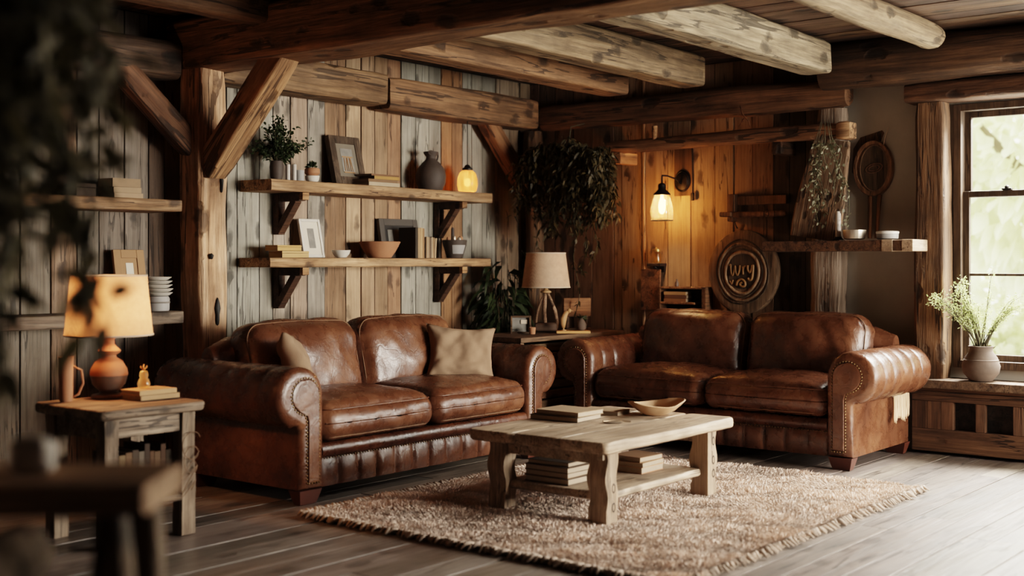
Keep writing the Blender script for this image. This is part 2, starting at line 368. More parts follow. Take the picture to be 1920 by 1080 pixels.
timber('tie_beam', 'huge rough brown beam running from the corner post over the room', 'beam', (4.585, 6.2, 2.535), (4.585, -1.98, 2.535), .33, .31, 'beam', (1.05, .95, .85), jit=.022, cr=.16, seed=1)
timber('wall_plate_beam', 'dark horizontal beam high over the alcove shelves at left', 'beam', (2.0, 6.12, 2.43), (4.40, 6.12, 2.43), .2, .23, 'beamd', 1.0, seed=2)
timber('wall_plate_beam', 'left half of the jointed horizontal beam above the two shelves', 'beam', (4.72, 6.12, 2.45), (6.13, 6.12, 2.45), .2, .225, 'beam', (1.0, .98, .9), cr=.14, seed=3)
timber('wall_plate_beam', 'right half of the jointed horizontal beam, ending in the room corner', 'beam', (6.142, 6.12, 2.432), (7.84, 6.12, 2.432), .22, .235, 'beam', (.95, .85, .75), cr=.14, seed=4)
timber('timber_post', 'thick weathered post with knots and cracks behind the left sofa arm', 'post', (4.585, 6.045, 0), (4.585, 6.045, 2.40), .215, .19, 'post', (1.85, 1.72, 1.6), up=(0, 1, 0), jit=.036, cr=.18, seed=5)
for (a_, z_, w_, h_) in ((4.605, .95, .017, .085), (4.635, 1.72, .010, .06), (4.56, 1.28, .013, .018)):
    post = bpy.data.objects['timber_post']; m = MB(); m.ball((0, 0, 0), 1.0, 14); m.v = [(x * w_ * (1 + .3 * math.sin(z * 5)), y * .016, z * h_) for x, y, z in m.v]
    m.build('knot_hole', 'black', post, 180, post.matrix_world.inverted() @ Matrix.Translation((a_, 5.951, z_)))
timber('corner_post', 'dark log post standing in the far room corner', 'post', (7.93, 6.13, 0), (7.93, 6.13, 2.31), .15, .15, 'beam', .8, up=(0, 1, 0), cr=.48, jit=.02, seed=6)
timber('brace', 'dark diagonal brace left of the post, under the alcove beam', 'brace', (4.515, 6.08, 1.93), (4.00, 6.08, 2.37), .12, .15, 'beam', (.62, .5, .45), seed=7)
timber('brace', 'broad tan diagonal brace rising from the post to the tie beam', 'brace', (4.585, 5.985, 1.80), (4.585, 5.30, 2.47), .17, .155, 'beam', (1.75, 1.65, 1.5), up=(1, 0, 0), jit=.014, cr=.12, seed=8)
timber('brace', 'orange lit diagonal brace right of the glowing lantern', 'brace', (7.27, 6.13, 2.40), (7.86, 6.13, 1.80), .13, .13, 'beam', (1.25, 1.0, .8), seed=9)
JG = 'ceiling joists'
for i, (b, z, lab, mat, tone) in enumerate([
        (5.10, 2.60, 'brown ceiling joist farthest back, nearest the shelf wall', 'beam', (1.0, .9, .8)),
        (4.45, 2.60, 'tan ceiling joist between the brown one and the broad pale one', 'beaml', (.62, .52, .41)),
        (3.50, 2.60, 'broad pale ceiling joist with dark knots, brightest of the joists', 'beaml', (.78, .74, .66))]):
    timber('ceiling_joist', lab, 'joist', (4.72, b, z), (7.62, b, z), .20, .225, mat, tone, JG, jit=.014, cr=.13, seed=20 + i)
timber('ceiling_joist', 'round pale log joist at the top right of the ceiling', 'joist', (4.72, 2.72, 2.64), (7.58, 2.72, 2.64), .17, .16, 'beaml', (.72, .63, .52), JG, cr=.48, jit=.016, seed=25)
for i, (b, lab) in enumerate([(5.35, 'dim ceiling joist left of the tie beam, above the alcove')]):
    timber('ceiling_joist', lab, 'joist', (2.4, b, 2.64), (4.43, b, 2.64), .18, .15, 'beam', .7, JG, seed=30 + i)
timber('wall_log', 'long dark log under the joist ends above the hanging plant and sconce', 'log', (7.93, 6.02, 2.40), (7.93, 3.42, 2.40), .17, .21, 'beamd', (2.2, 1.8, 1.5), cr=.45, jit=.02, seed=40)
timber('lintel_log', 'massive dark log above the window', 'log', (7.82, 3.55, 2.55), (7.82, -.4, 2.55), .26, .30, 'beamd', (1.0, .9, .8), cr=.42, jit=.03, seed=41)
timber('window_lintel', 'brown plank lintel directly over the window frame', 'lintel', (7.93, 3.0, 2.345), (7.93, 1.0, 2.345), .23, .13, 'beamd', (1.3, 1.05, .9), seed=42)
timber('window_casing_post', 'rough brown timber casing on the left of the window', 'post', (7.95, 2.85, .49), (7.95, 2.85, 2.28), .165, .19, 'beam', (.85, .76, .68), up=(0, 1, 0), cr=.15, jit=.02, seed=43)
timber('tree_trunk_post', 'gnarled bleached tree trunk standing behind the right sofa', 'trunk', (7.965, 3.60, 0), (7.965, 3.55, 2.30), .27, .145, 'trunk', 1.0, up=(1, 0, 0), cr=.45, jit=.05, seed=44, taper=.72)
# wall-hung rail log
rl = thing('rail_log', 'rough horizontal log rail above the sconce with bark left on', 'log', (7.82, 5.31, 2.13))
m, mw = hewn((0, 0, 0), (0, -1.87, 0), .10, .10, cr=.4, jit=.014, seed=50, taper=1.12); m.t = [(1.3, 1.08, .95, .2)] * len(m.f); m.build('rail', 'beam', rl, 40, mw)
m, mw = hewn((0, -1.87, -.002), (0, -1.965, -.002), .125, .115, cr=.12, jit=.006, seed=51); m.t = [(1.6, 1.5, 1.4, .5)] * len(m.f); m.build('end_block', 'beam', rl, 40, mw)
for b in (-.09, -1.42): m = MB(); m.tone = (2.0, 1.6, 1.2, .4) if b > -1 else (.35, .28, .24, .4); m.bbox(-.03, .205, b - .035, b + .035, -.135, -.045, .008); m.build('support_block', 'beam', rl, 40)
m = MB(); m.tone = (1.7, 1.45, 1.2, .1); m.tube([(-.02, -.42, .03), (-.02, -.42, .13)], [.02, .022], 10); m.build('peg', 'beam', rl, 40)

# ------------------------------------------------------------------ window
def window(idx, b0, b1, z0, z1, x=WR, detail=True):
    w = bpy.data.objects.new('window_%d' % idx, None); COL.objects.link(w); w.location = (x, b0, 0); struct(w)
    B = b1 - b0; mid = 1.685
    fr = MB(); d0, d1 = -.03, .10
    fr.bbox(d0, d1, 0, .05, z0, z1, .004); fr.bbox(d0, d1, B - .05, B, z0, z1, .004); fr.bbox(d0, d1, .05, B - .05, z1 - .045, z1, .004); fr.bbox(d0 - .02, d1, .05, B - .05, z0, z0 + .05, .004)
    f = fr.build('window_frame', 'sash', w, 40)
    for nm, s0, s1, dx in (('upper_sash', mid - .02, z1 - .045, .05), ('lower_sash', z0 + .05, mid + .02, .012)):
        s = MB(); s.bbox(dx, dx + .035, .05, .09, s0, s1, .004); s.bbox(dx, dx + .035, B - .09, B - .05, s0, s1, .004)
        s.bbox(dx, dx + .035, .09, B - .09, s0, s0 + .04, .004); s.bbox(dx, dx + .035, .09, B - .09, s1 - .04, s1, .004)
        if nm == 'lower_sash': s.bbox(dx + .006, dx + .03, .09, B - .09, 1.155, 1.172, .003)
        so = s.build(nm, 'sash', w, 40)
        p = MB(); p.box(dx + .016, dx + .019, .085, B - .085, s0 + .03, s1 - .03); p.build('window_pane', 'pane', so)
    if detail:
        l = MB(); l.bbox(-.01, .03, B - .36, B - .30, mid + .02, mid + .032, .003); l.lathe([(.012, 0), (.014, .012), (.008, .02), (1e-4, .022)], (.0, B - .33, mid + .03), 10); l.build('sash_latch', 'iron', w, 40)
window(1, .75, 2.747, .56, 2.27)
window(2, -1.0, .40, .56, 2.27, detail=False)
# front window behind the camera side
w3 = bpy.data.objects.new('window_3', None); COL.objects.link(w3); struct(w3)
fr = MB()
for xx in (5.5, 6.7, 7.89): fr.bbox(xx, xx + .06, -2.1, -2.02, .5, 2.3, .004)
for zz in (.5, 1.4, 2.24): fr.bbox(5.5, 7.95, -2.1, -2.02, zz, zz + .06, .004)
fr.build('window_frame', 'sash', w3, 40); p = MB(); p.box(5.52, 7.93, -2.07, -2.065, .55, 2.26); p.build('window_pane', 'pane', w3)
# sill and bench panelling below the window
sl = MB(); sl.tone = (.62, .54, .47, .3); sl.bbox(7.80, WR + .02, .6, 2.97, .435, .492, .012, jit=.002); tag(sl.build('window_sill', 'side', smooth=40), 'worn wooden sill board under the window carrying the clay pot', 'sill')
bp = thing('window_bench_panel', 'dark panelled wood front with square recesses below the sill', 'panel', (7.88, 0, 0))
m = MB(); m.tone = (1.35, 1.1, .95, .2)
m.bbox(0, .05, .6, 2.97, .345, .433, .006); m.bbox(0, .05, .6, 2.97, .02, .165, .006); m.bbox(-.012, .05, .6, 2.97, .385, .41, .006)
m.build('rail', 'beamy', bp, 40)
for i, (b1, b0) in enumerate(((2.97, 2.87), (2.868, 2.78), (2.778, 2.70), (2.56, 2.50), (2.33, 2.27), (2.10, 2.04), (1.87, 1.81), (1.64, 1.58), (1.41, 1.35), (1.18, 1.12), (.95, .89), (.72, .6))):
    m = MB(); m.tone = (1.3, 1.0, .85, R.random()); m.bbox(.004, .05, b0, b1, .165, .345, .004); m.build('stile', 'sash', bp, 40)
    m = MB(); m.tone = (1.3, 1.0, .85, R.random()); m.bbox(.002, .05, b - (.05 if i != 1 else .09), b, .135, .315, .004); m.build('stile', 'sash', bp, 40)
m = MB(); m.tone = (.25, .22, .2, .3); m.box(.06, .165, .6, 2.97, .0, .43); m.build('back_panel', 'beamd', bp)

# ------------------------------------------------------------------ leather sofas
def rounded_box(w, d, h, r, n=26, disp=None):
    vs = []; key = {}; fs = []
    def ease(t): return math.copysign(abs(t) ** .8, t)
    def vid(p):
        k = (round(p[0], 4), round(p[1], 4), round(p[2], 4))
        if k not in key: key[k] = len(vs); vs.append(p)
        return key[k]
    for ax in range(3):
        for sg in (-1, 1):
            g = [[None] * (n + 1) for _ in range(n + 1)]
            for i in range(n + 1):
                for j in range(n + 1):
                    a, b = ease(2 * i / n - 1), ease(2 * j / n - 1); p = [0, 0, 0]; p[ax] = sg; p[(ax + 1) % 3] = a; p[(ax + 2) % 3] = b; g[i][j] = vid(tuple(p))
            for i in range(n):
                for j in range(n):
                    q = (g[i][j], g[i + 1][j], g[i + 1][j + 1], g[i][j + 1]); fs.append(q if sg > 0 else q[::-1])
    out = []; H = Vector((w / 2, d / 2, h / 2))
    for p in vs:
        P = Vector((p[0] * H.x, p[1] * H.y, p[2] * H.z)); I = Vector([max(-(H[i] - r), min(H[i] - r, P[i])) for i in range(3)]); D = P - I
        Q = I + D.normalized() * r if D.length > 1e-9 else P
        if disp: Q = disp(Q, p)
        out.append(Q)
    return out, fs

def arm_profile(off=0.0):
    """x outward from the inner face, z up; closed outline of the scroll arm, inset by off"""
    cx, cz, r = .155, .555, .155 - off; pts = [(off, .08 + off), (off, .30), (off, .45)]
    for k in range(23): a = math.radians(180 - k * (252 / 22)); pts.append((cx + r * math.cos(a), cz + r * math.sin(a)))
    e = .162 - off
    pts += [(e + .012, .415), (e, .385), (e, .25), (e, .08 + off)]; return pts

def keyhole(off=0.0):
    """narrow inset panel on the arm front: straight column with a small scroll head"""
    cx, cz, r = .134, .562, .094 - off; pts = [(.040 + off, .112 + off), (.040 + off, .30), (.040 + off, .44)]
    for k in range(19): a = math.radians(180 - k * (246 / 18)); pts.append((cx + r * math.cos(a), cz + r * math.sin(a)))
    e = .124 - off; return pts + [(e + .010, .462), (e, .43), (e, .30), (e, .112 + off)]
HL = .86
def make_sofa(label, loc, rz, L=.925):
    root = thing('leather_sofa', label, 'sofa', loc, rz); sd = len(bpy.data.objects)
    D = .93
    m = MB(); m.bbox(-HL - .1, HL + .1, .05, D, .075, .30, .02); m.build('base_frame', 'leather', root, 40)
    # channelled front panel
    m = MB(); nx = 160; rings = []
    for i in range(nx + 1):
        x = -HL + 2 * HL * i / nx; ph = ((x + HL) / (2 * HL) * 12) % 1; bul = .022 * (1 - abs(2 * ph - 1) ** 4) + .004 * noise.noise(Vector((x * 9, 1.3, sd)))
        ring_ = []
        for k in range(9):
            t = k / 8; z = .072 + .148 * t; ring_.append((x, .052 - (bul + .006) * math.sin(PI * (.08 + .84 * t)) ** .5, z))
        ring_ += [(x, .09, .22), (x, .09, .072)]; rings.append(ring_)
    m.ring(rings); m.build('channelled_front_panel', 'leather', root, 50)
    m = MB(); rings = []
    for i in range(61):
        x = -HL + 2 * HL * i / 60; rings.append([(x, .04 + .038 * math.cos(a) + .003 * noise.noise(Vector((x * 6, a, sd))), .262 + .040 * math.sin(a)) for a in [2 * PI * k / 14 for k in range(14)]])
    m.ring(rings); fr = m.build('front_rail', 'welt', root, 60)
    m = MB()
    for i in range(86): m.ball((-HL + .01 + i * (2 * HL - .02) / 85, .026, .221), .0045, 6)
    m.build('nailhead_trim', 'nail', fr, 180)
    # arms
    for s in (-1, 1):
        arm = MB(); rings = []
        ys = [(-.012, .050), (-.010, .036), (-.004, .018), (.006, .006), (.022, .0)] + [(.022 + (L - .054) * i / 60, 0) for i in range(1, 61)] + [(L - .015, .012), (L - .002, .035), (L + .004, .07)]
        for y, off in ys:
            q = []; pr = arm_profile(off); seam = 0
            u = (y / .15) % 1; seam = .009 * math.exp(-(min(u, 1 - u) * .15 / .006) ** 2) if .1 < y < L - .06 else 0
            for i, (x, z) in enumerate(pr):
                dx, dz = x - .155, z - .555; l = math.hypot(dx, dz) or 1
                k = 0
                if z > .40: k = -seam + .0035 * noise.noise(Vector((x * 9, y * 9, z * 9 + s))) + .004 * math.sin(PI * u)
                q.append((s * (HL + x + dx / l * k), y, z + dz / l * k))
            rings.append(q)
        arm.ring(rings); a = arm.build('arm', 'leather', root, 55)
        pr = keyhole(.006); fp = MB()
        c = (.09, .4)
        fp.ring([[(s * (HL + x), .01, z) for x, z in pr], [(s * (HL + x), -.018, z) for x, z in pr], [(s * (HL + c[0] + (x - c[0]) * .86), -.024, c[1] + (z - c[1]) * .96) for x, z in pr]])
        f = fp.build('arm_front_panel', 'leather', a, 60)
        pn = keyhole(0); nl = MB(); acc = 0
        for (x0, z0), (x1, z1) in zip(pn, pn[1:] + pn[:1]):
            l = math.hypot(x1 - x0, z1 - z0); t = acc
            while t < l: nl.ball((s * (HL + x0 + (x1 - x0) * t / l), -.0125, z0 + (z1 - z0) * t / l), .0058, 6); t += .0185
            acc = t - l
        nl.build('nailhead_trim', 'nail', a, 180)
        for y0 in (.0, D - .09):
            ft = MB(); ft.ring([[(s * (HL + .01 + dx), y0 + dy, z) for dx, dy in ((i_, i_), (.15 - i_, i_), (.15 - i_, .09 - i_), (i_, .09 - i_))] for z, i_ in ((0, .022), (.03, .012), (.076, .0))]); ft.build('foot', 'foot', root, 40)
    # back frame, rounded over the top
    m = MB(); rings = []
    for i in range(41):
        x = -HL - .11 + (2 * HL + .22) * i / 40; e = min(i, 40 - i); sh = max(0, .06 - .02 * e)
        rings.append([(x, .70 + sh * .5, .10), (x, .70 + sh * .5, .60)] + [(x, .82 - (.115 - sh) * math.cos(PI * k / 12), .70 + (.125 - sh * .9) * math.sin(PI * k / 12)) for k in range(13)] + [(x, D - sh * .3, .60), (x, D, .10)])
    m.ring(rings); m.build('back_frame', 'leather', root, 60)
    # seat cushions
    for s in (-1, 1):
        W, DD, T = HL - .004, .70, .205
        def disp(Q, p):
            u, v, w = p
            if w > -.2: Q.z += .042 * (1 - abs(u) ** 2.4) * (1 - abs(v) ** 2.6) * (w + .2) / 1.2
            Q.y -= .018 * (1 - abs(u) ** 2) * max(0, -v) * (1 - w * w)
            Q.z -= .016 * max(0, -v) ** 4 * (1 if w > 0 else 0)
            nn = noise.noise(Vector((Q.x * 16 + s * 5, Q.y * 5, Q.z * 4 + sd))) * .005 + noise.noise(Vector((Q.x * 6 + s * 3, Q.y * 6, sd))) * .009
            k = math.exp(-((u + .12 * s) / .4) ** 2)
            fo = noise.noise(Vector((Q.x * 24 + s * 7, Q.z * 5, sd + 3))) * .007 * k
            Q.z += nn * .9 if w > 0 else 0; Q.y += (nn * (.5 + 1.3 * k) + fo) * max(0, -v); Q.z += fo * .6 * max(0, w) * max(0, -v + .3)
            return Q
        vs, fs = rounded_box(W, DD, T, .078, 36, disp); m = MB(); m.add([q + Vector((s * HL / 2, .335, .405)) for q in vs], fs); cu = m.build('seat_cushion', 'leather', root, 180)
        for zz, rr, nm in ((.302 + .025, .0035, 'thread'),  (.302 + .172, .0035, 'leather')):
            m = MB(); pts = []
            dz_ = min(zz - .3025, .5075 - zz); ins = .078 - math.sqrt(max(0, .078 ** 2 - (.078 - dz_) ** 2)) + .0005; w2, d2, cr_ = W / 2 - ins, DD / 2 - ins, .07
            for cx, cy, a0 in ((1, -1, -90), (1, 1, 0), (-1, 1, 90), (-1, -1, 180)):
                for k in range(7): a = math.radians(a0 + 15 * k); pts.append((s * HL / 2 + cx * (w2 - cr_) + cr_ * math.cos(a), .335 + cy * (d2 - cr_) + cr_ * math.sin(a), zz))
            # subdivide and follow the front bulge
            pp = []
            for a, b in zip(pts, pts[1:] + pts[:1]):
                n_ = max(1, int(math.dist(a, b) / .03))
                for k in range(n_):
                    q = [a[i] + (b[i] - a[i]) * k / n_ for i in range(3)]; u = (q[0] - s * HL / 2) / (W / 2); v = (q[1] - .335) / (DD / 2); w = (zz - .405) / (T / 2)
                    q[1] -= .018 * (1 - abs(u) ** 2) * max(0, -v) * (1 - w * w); pp.append(q)
            m.loop(pp, rr); m.build('piping', nm, cu, 180)
    # back cushions, leaning
    for s in (-1, 1):
        W, DD, T = HL - .004, .27, .50
        def disp(Q, p):
            u, v, w = p
            Q.y -= .055 * (1 - abs(u) ** 2.2) * (1 - abs(w) ** 2.2) * max(0, -v + .2)
            Q.z += .018 * (1 - abs(u) ** 2.5) * max(0, w) - .02 * abs(u) ** 6 * max(0, w)
            nn = noise.noise(Vector((Q.x * 7 + s * 9, Q.y * 3, Q.z * 6 + sd))) * .016 + noise.noise(Vector((Q.x * 17 + Q.z * 9, s, Q.z * 6 + sd))) * .007
            Q.y += nn * max(0, -v); Q.z += nn * .6 * max(0, w)
            return Q
        vs, fs = rounded_box(W, DD, T, .11, 36, disp); rot = Matrix.Rotation(math.radians(-13), 4, 'X'); mv = Matrix.Translation((s * HL / 2, .70, .645)) @ rot
        m = MB(); m.add([mv @ q for q in vs], fs); cu = m.build('back_cushion', 'leather', root, 180)
        m = MB(); pts = []
        w2, h2, cr_ = W / 2 - .0215, T / 2 - .0215, .095
        for cx, cz, a0 in ((1, -1, -90), (1, 1, 0), (-1, 1, 90), (-1, -1, 180)):
            for k in range(9):
                a = math.radians(a0 + 90 * k / 8); q = Vector((cx * (w2 - cr_) + cr_ * math.cos(a), -DD / 2 + .045, cz * (h2 - cr_) + cr_ * math.sin(a))); pts.append(q)
        pp = []
        for a, b in zip(pts, pts[1:] + pts[:1]):
            n_ = max(1, int((b - a).length / .03))
            for k in range(n_):
                q = a.lerp(b, k / n_); u = q.x / (W / 2); w = q.z / (T / 2); q.z += .018 * (1 - min(1, abs(u)) ** 2.5) * max(0, w); q.y -= .0; pp.append(mv @ q)
        m.loop(pp, .0034); m.build('piping', 'thread', cu, 180)
    return root
make_sofa('brown leather roll-arm sofa against the shelf wall, with two tan pillows', (5.20, 4.735, 0), 0, 1.06)
make_sofa('brown leather roll-arm sofa facing left beside the window, no pillows', (6.925, 3.99, 0), -PI / 2)

def pillow(label, loc, rot, w, h, t, seed):
    m = MB(); n = 26; vs = []; fs = []
    def P(i, j, sg):
        u, v = 2 * i / n - 1, 2 * j / n - 1; pin = 1 - .15 * (1 - abs(v) ** 2) * abs(u) ** 3; piv = 1 - .15 * (1 - abs(u) ** 2) * abs(v) ** 3
        b = ((1 - u ** 4) * (1 - v ** 4)) ** .55 if abs(u) < 1 and abs(v) < 1 else 0
        q = Vector((u * w / 2 * pin, sg * t / 2 * b, v * h / 2 * piv)); k = noise.noise(Vector((u * 2.4 + seed, v * 2.4, sg))) * .022 + noise.noise(Vector((u * 6 + seed, v * 6, sg))) * .008
        q.y += k * min(1, b * 3); q.z += .010 * noise.noise(Vector((u * 2, v * 2, seed))); return q
    for sg in (-1, 1):
        o = len(vs); vs += [P(i, j, sg) for j in range(n + 1) for i in range(n + 1)]
        fs += [tuple(o + x for x in ((j * (n + 1) + i), (j * (n + 1) + i + 1), ((j + 1) * (n + 1) + i + 1), ((j + 1) * (n + 1) + i))) for j in range(n) for i in range(n)]
    m.add(vs, fs); o = m.build('throw_pillow', 'linen', None, 180); bm = bmesh.new(); bm.from_mesh(o.data); bmesh.ops.remove_doubles(bm, verts=bm.verts[:], dist=.0005); bmesh.ops.recalc_face_normals(bm, faces=bm.faces[:]); bm.to_mesh(o.data); bm.free()
    o.location = loc; o.rotation_euler = rot; return tag(o, label, 'pillow', 'linen pillows on the left sofa')
pillow('tan linen pillow leaning on the right end of the left sofa', (5.84, 5.10, .665), (math.radians(-16), math.radians(4), math.radians(-38)), .46, .37, .15, 1.0)
pillow('tan linen pillow seen edge-on behind the left arm of the left sofa', (4.51, 5.12, .66), (math.radians(-24), math.radians(10), math.radians(46)), .45, .40, .13, 5.0)

# ------------------------------------------------------------------ rug
def rug():
    root = thing('shag_rug', 'shaggy beige wool rug with fringed edge under the coffee table', 'rug'); x0, x1, y0, y1 = 4.03, 6.62, 2.41, 4.56
    m = MB(); m.bbox(x0, x1, y0, y1, .001, .014, .004); m.build('rug_backing', 'backing', root)
    rg = np.random.default_rng(4); N = 125000; px = rg.uniform(x0, x1, N); py = rg.uniform(y0, y1, N)
    hgt = rg.uniform(.010, .022, N); ang = rg.uniform(0, 2 * PI, N)
    lean = np.array([(noise.noise(Vector((a * 2.2, b * 2.2, 0))), noise.noise(Vector((a * 2.2, b * 2.2, 9)))) for a, b in zip(px[::1], py[::1])]) * .035 + rg.normal(0, .008, (N, 2))
    dk = np.array([noise.noise(Vector(((a * .6257 - b * .7801) * 2.6, (a * .7801 + b * .6257) * 8.5, 4))) + .5 * noise.noise(Vector((a * 13, b * 13, 2))) for a, b in zip(px, py)])
    hgt = hgt * (1 + .9 * np.clip(dk, -.6, .8))
    w = rg.uniform(.0022, .0042, N); z0 = .010
    A = np.stack([px - np.cos(ang) * w, py - np.sin(ang) * w, np.full(N, z0)], 1); B = np.stack([px + np.cos(ang) * w, py + np.sin(ang) * w, np.full(N, z0)], 1)
    T = np.stack([px + lean[:, 0], py + lean[:, 1], z0 + hgt], 1); Q = (A + B) / 2 * .45 + T * .55; Q[:, 2] += .004
    e = np.stack([np.cos(ang) * w * .9, np.sin(ang) * w * .9, np.zeros(N)], 1); C = Q - e; E_ = Q + e
    V = np.stack([A, B, E_, T, C], 1).reshape(-1, 3); F = np.arange(N * 5).reshape(N, 5)
    me = bpy.data.meshes.new('pile'); me.from_pydata(V.tolist(), [], F.tolist())
    k = np.clip(1.04 + .42 * dk + rg.normal(0, .05, N), .4, 1.5); a = me.color_attributes.new('tone', 'FLOAT_COLOR', 'CORNER'); col = np.stack([k, k, k, rg.random(N)], 1)
    a.data.foreach_set('color', np.repeat(col, 5, axis=0).astype(np.float32).ravel()); me.materials.append(M['wool'])
    o = bpy.data.objects.new('pile', me); COL.objects.link(o); o.parent = root; o['kind'] = 'stuff'
    m = MB(); R.seed(8)
    def tassel(p, d, L, r):
        k = rnd(.42, .78); m.tone = (k, k * .97, k * .92, R.random()); s = Vector((-d[1], d[0], 0)) * rnd(-.02, .02)
        p = Vector(p); d = Vector(d); m.tube([p, p + d * L * .5 + s * .5 + Vector((0, 0, .008)), p + d * L + s + Vector((0, 0, -.008))], [r, r * 1.1, r * .4], 6)
    y = y0
    while y < y1: tassel((x0 + .02, y, .016), (-1, rnd(-.2, .2), 0), rnd(.035, .07), rnd(.007, .012)); y += rnd(.014, .022)
    x = x0
    while x < x1: tassel((x, y0 + .03, .018), (rnd(-.25, .25), -1, 0), rnd(.035, .075), rnd(.006, .012)); x += rnd(.012, .024)
    while x > x0: tassel((x, y1 - .02, .016), (0, 1, 0), rnd(.03, .06), rnd(.007, .012)); x -= rnd(.02, .03)
    m.build('fringe', 'wool', root, 180)
rug()

# ------------------------------------------------------------------ coffee table
TZ = .42
def slab(m, x0, x1, y0, y1, z0, z1, jit=.01, n=24, seed=0):
    """live-edged plank with wavy outline, rounded corners and softened rims"""
    cx, cy = (x0 + x1) / 2, (y0 + y1) / 2; hx, hy = (x1 - x0) / 2, (y1 - y0) / 2; c = .03; out = []
    for sx, sy, a0 in ((1, -1, -90), (1, 1, 0), (-1, 1, 90), (-1, -1, 180)):
        for k in range(5): a = math.radians(a0 + 90 * k / 4); out.append(Vector((cx + sx * (hx - c) + c * math.cos(a), cy + sy * (hy - c) + c * math.sin(a), 0)))
    P = []
    for a, b in zip(out, out[1:] + out[:1]):
        q = max(1, int((b - a).length / .05)); P += [a.lerp(b, k / q) for k in range(q)]
    def rg_(z, ins, s2): 
        r = []
        for p in P:
            d = Vector((p.x - cx, p.y - cy, 0)); nn = noise.noise(Vector((p.x * 5, p.y * 5, seed + s2))) * jit; e = Vector((d.x / hx, d.y / hy, 0)).normalized()
            r.append(Vector((p.x, p.y, z + noise.noise(Vector((p.x * 3, p.y * 3, seed))) * jit * .25)) + e * (nn - ins))
        return r
    m.ring([rg_(z0, .012, .3), rg_(z0 + .008, .002, .3), rg_((z0 + z1) / 2, 0, .15), rg_(z1 - .008, .002, 0), rg_(z1, .010, 0)])
ct = thing('coffee_table', 'rustic pale wood coffee table on the rug between the sofas', 'table')
X0, X1, Y0, Y1 = 4.61, 5.83, 3.15, 3.98
nb = 3
for i in range(nb):
    m = MB(); k = (1.0, .93, 1.06)[i]; m.tone = (k, k * .98, k * .96, .2 + .3 * i); a = Y0 + (Y1 - Y0) * i / nb; b = Y0 + (Y1 - Y0) * (i + 1) / nb
    slab(m, X0 + (0, .008, -.006)[i], X1 + (0, -.01, .006)[i], a + .0005, b - .0005, TZ - .055, TZ, .007, seed=i * 3); m.build('tabletop_plank', 'table', ct, 50)
m = MB(); m.bbox(X0 + .13, X0 + .165, Y0 + .1, Y1 - .1, TZ - .125, TZ - .05, .005); m.bbox(X1 - .165, X1 - .13, Y0 + .1, Y1 - .1, TZ - .125, TZ - .05, .005); m.bbox(X0 + .1, X0 + .22, Y0 + .085, Y0 + .12, TZ - .10, TZ - .05, .005); m.bbox(X0 + .15, X1 - .15, Y1 - .13, Y1 - .1, TZ - .125, TZ - .05, .005)
m.build('apron', 'table', ct, 40)
for ix, cx in enumerate((X0 + .15, X1 - .13)):
    for iy, cy in enumerate((Y0 + .12, Y1 - .10)):
        m = MB(); m.tone = (1, 1, 1, R.random()); rings = []
        for k in range(25):
            z = .012 + (TZ - .052 - .012) * k / 24; wv = .011 * math.sin(z * 34 + ix) * (1 if .08 < z < .34 else .2); a, b = .044, .052
            sx = 1 if ix else -1
            q = [(-a - (wv if ix == 0 else 0), -b), (a + (wv if ix else -wv * .8), -b), (a + (wv if ix else -wv * .5), b + wv * .9), (-a, b + wv * .9)]
            rings.append([(cx + u, cy + v, z) for u, v in q])
        m.ring(rings); lg = m.build('leg', 'tablez', ct, 40)
        if iy == 0:
            for z in ((.095, .185) if ix == 0 else (.13, .20, .30)):
                h = MB(); h.tone = (.35, .3, .28, .1); h.lathe([(.0165, -.004), (.0180, .0), (.013, .0012), (.011, -.002)], (0, 0, 0), 12, .8, 1.35, Matrix.Translation((cx + .014, cy - .0525, z)) @ Matrix.Rotation(PI / 2, 4, 'X'))
                h.build('peg_hole', 'carved', lg, 40)
m = MB(); slab(m, X0 + .15, X1 - .16, Y0 + .105, Y1 - .11, .118, .158, .004, seed=8); m.build('lower_shelf', 'table', ct, 50)

# ------------------------------------------------------------------ books
def book(label, loc, rz, w, d, t, cover, group, spine=True, upright=False, tilt=0.0, name='book', page=(1, 1, 1, .3)):
    """lying: w along x (spine along x at front -y), d along y, t thick. upright: t along x, d along y, w tall"""
    o = thing(name, label, 'book', loc, rz, group)
    mt = Matrix.Rotation(tilt, 4, 'Y')
    if upright: mt = mt @ Matrix(((0, 0, 1, 0), (0, 1, 0, 0), (1, 0, 0, 0), (0, 0, 0, 1)))
    c = MB(); c.tone = (*cover, R.random()); th = min(.003, t * .16)
    c.bbox(0, w, 0, d, 0, th, .0012, mt); c.bbox(0, w, 0, d, t - th, t, .0012, mt)
    if spine: c.bbox(-.0005, w + .0005, -.003, .004, 0, t, .0015, mt)
    c.build('cover', 'cloth', o, 40)
    p = MB(); p.tone = page; p.bbox(.004, w - .004, .003 if spine else .002, d - .004, th, t - th, .001, mt); p.build('page_block', 'pages', o)
    return o
def stack(specs, x, y, z, group, labels, rz=0):
    for (w, d, t, c, dx, dy, dr, sp), lab in zip(specs, labels):
        book(lab, (x + dx, y + dy, z), rz + dr, w, d, t, c, group, sp); z += t + .0006
    return z
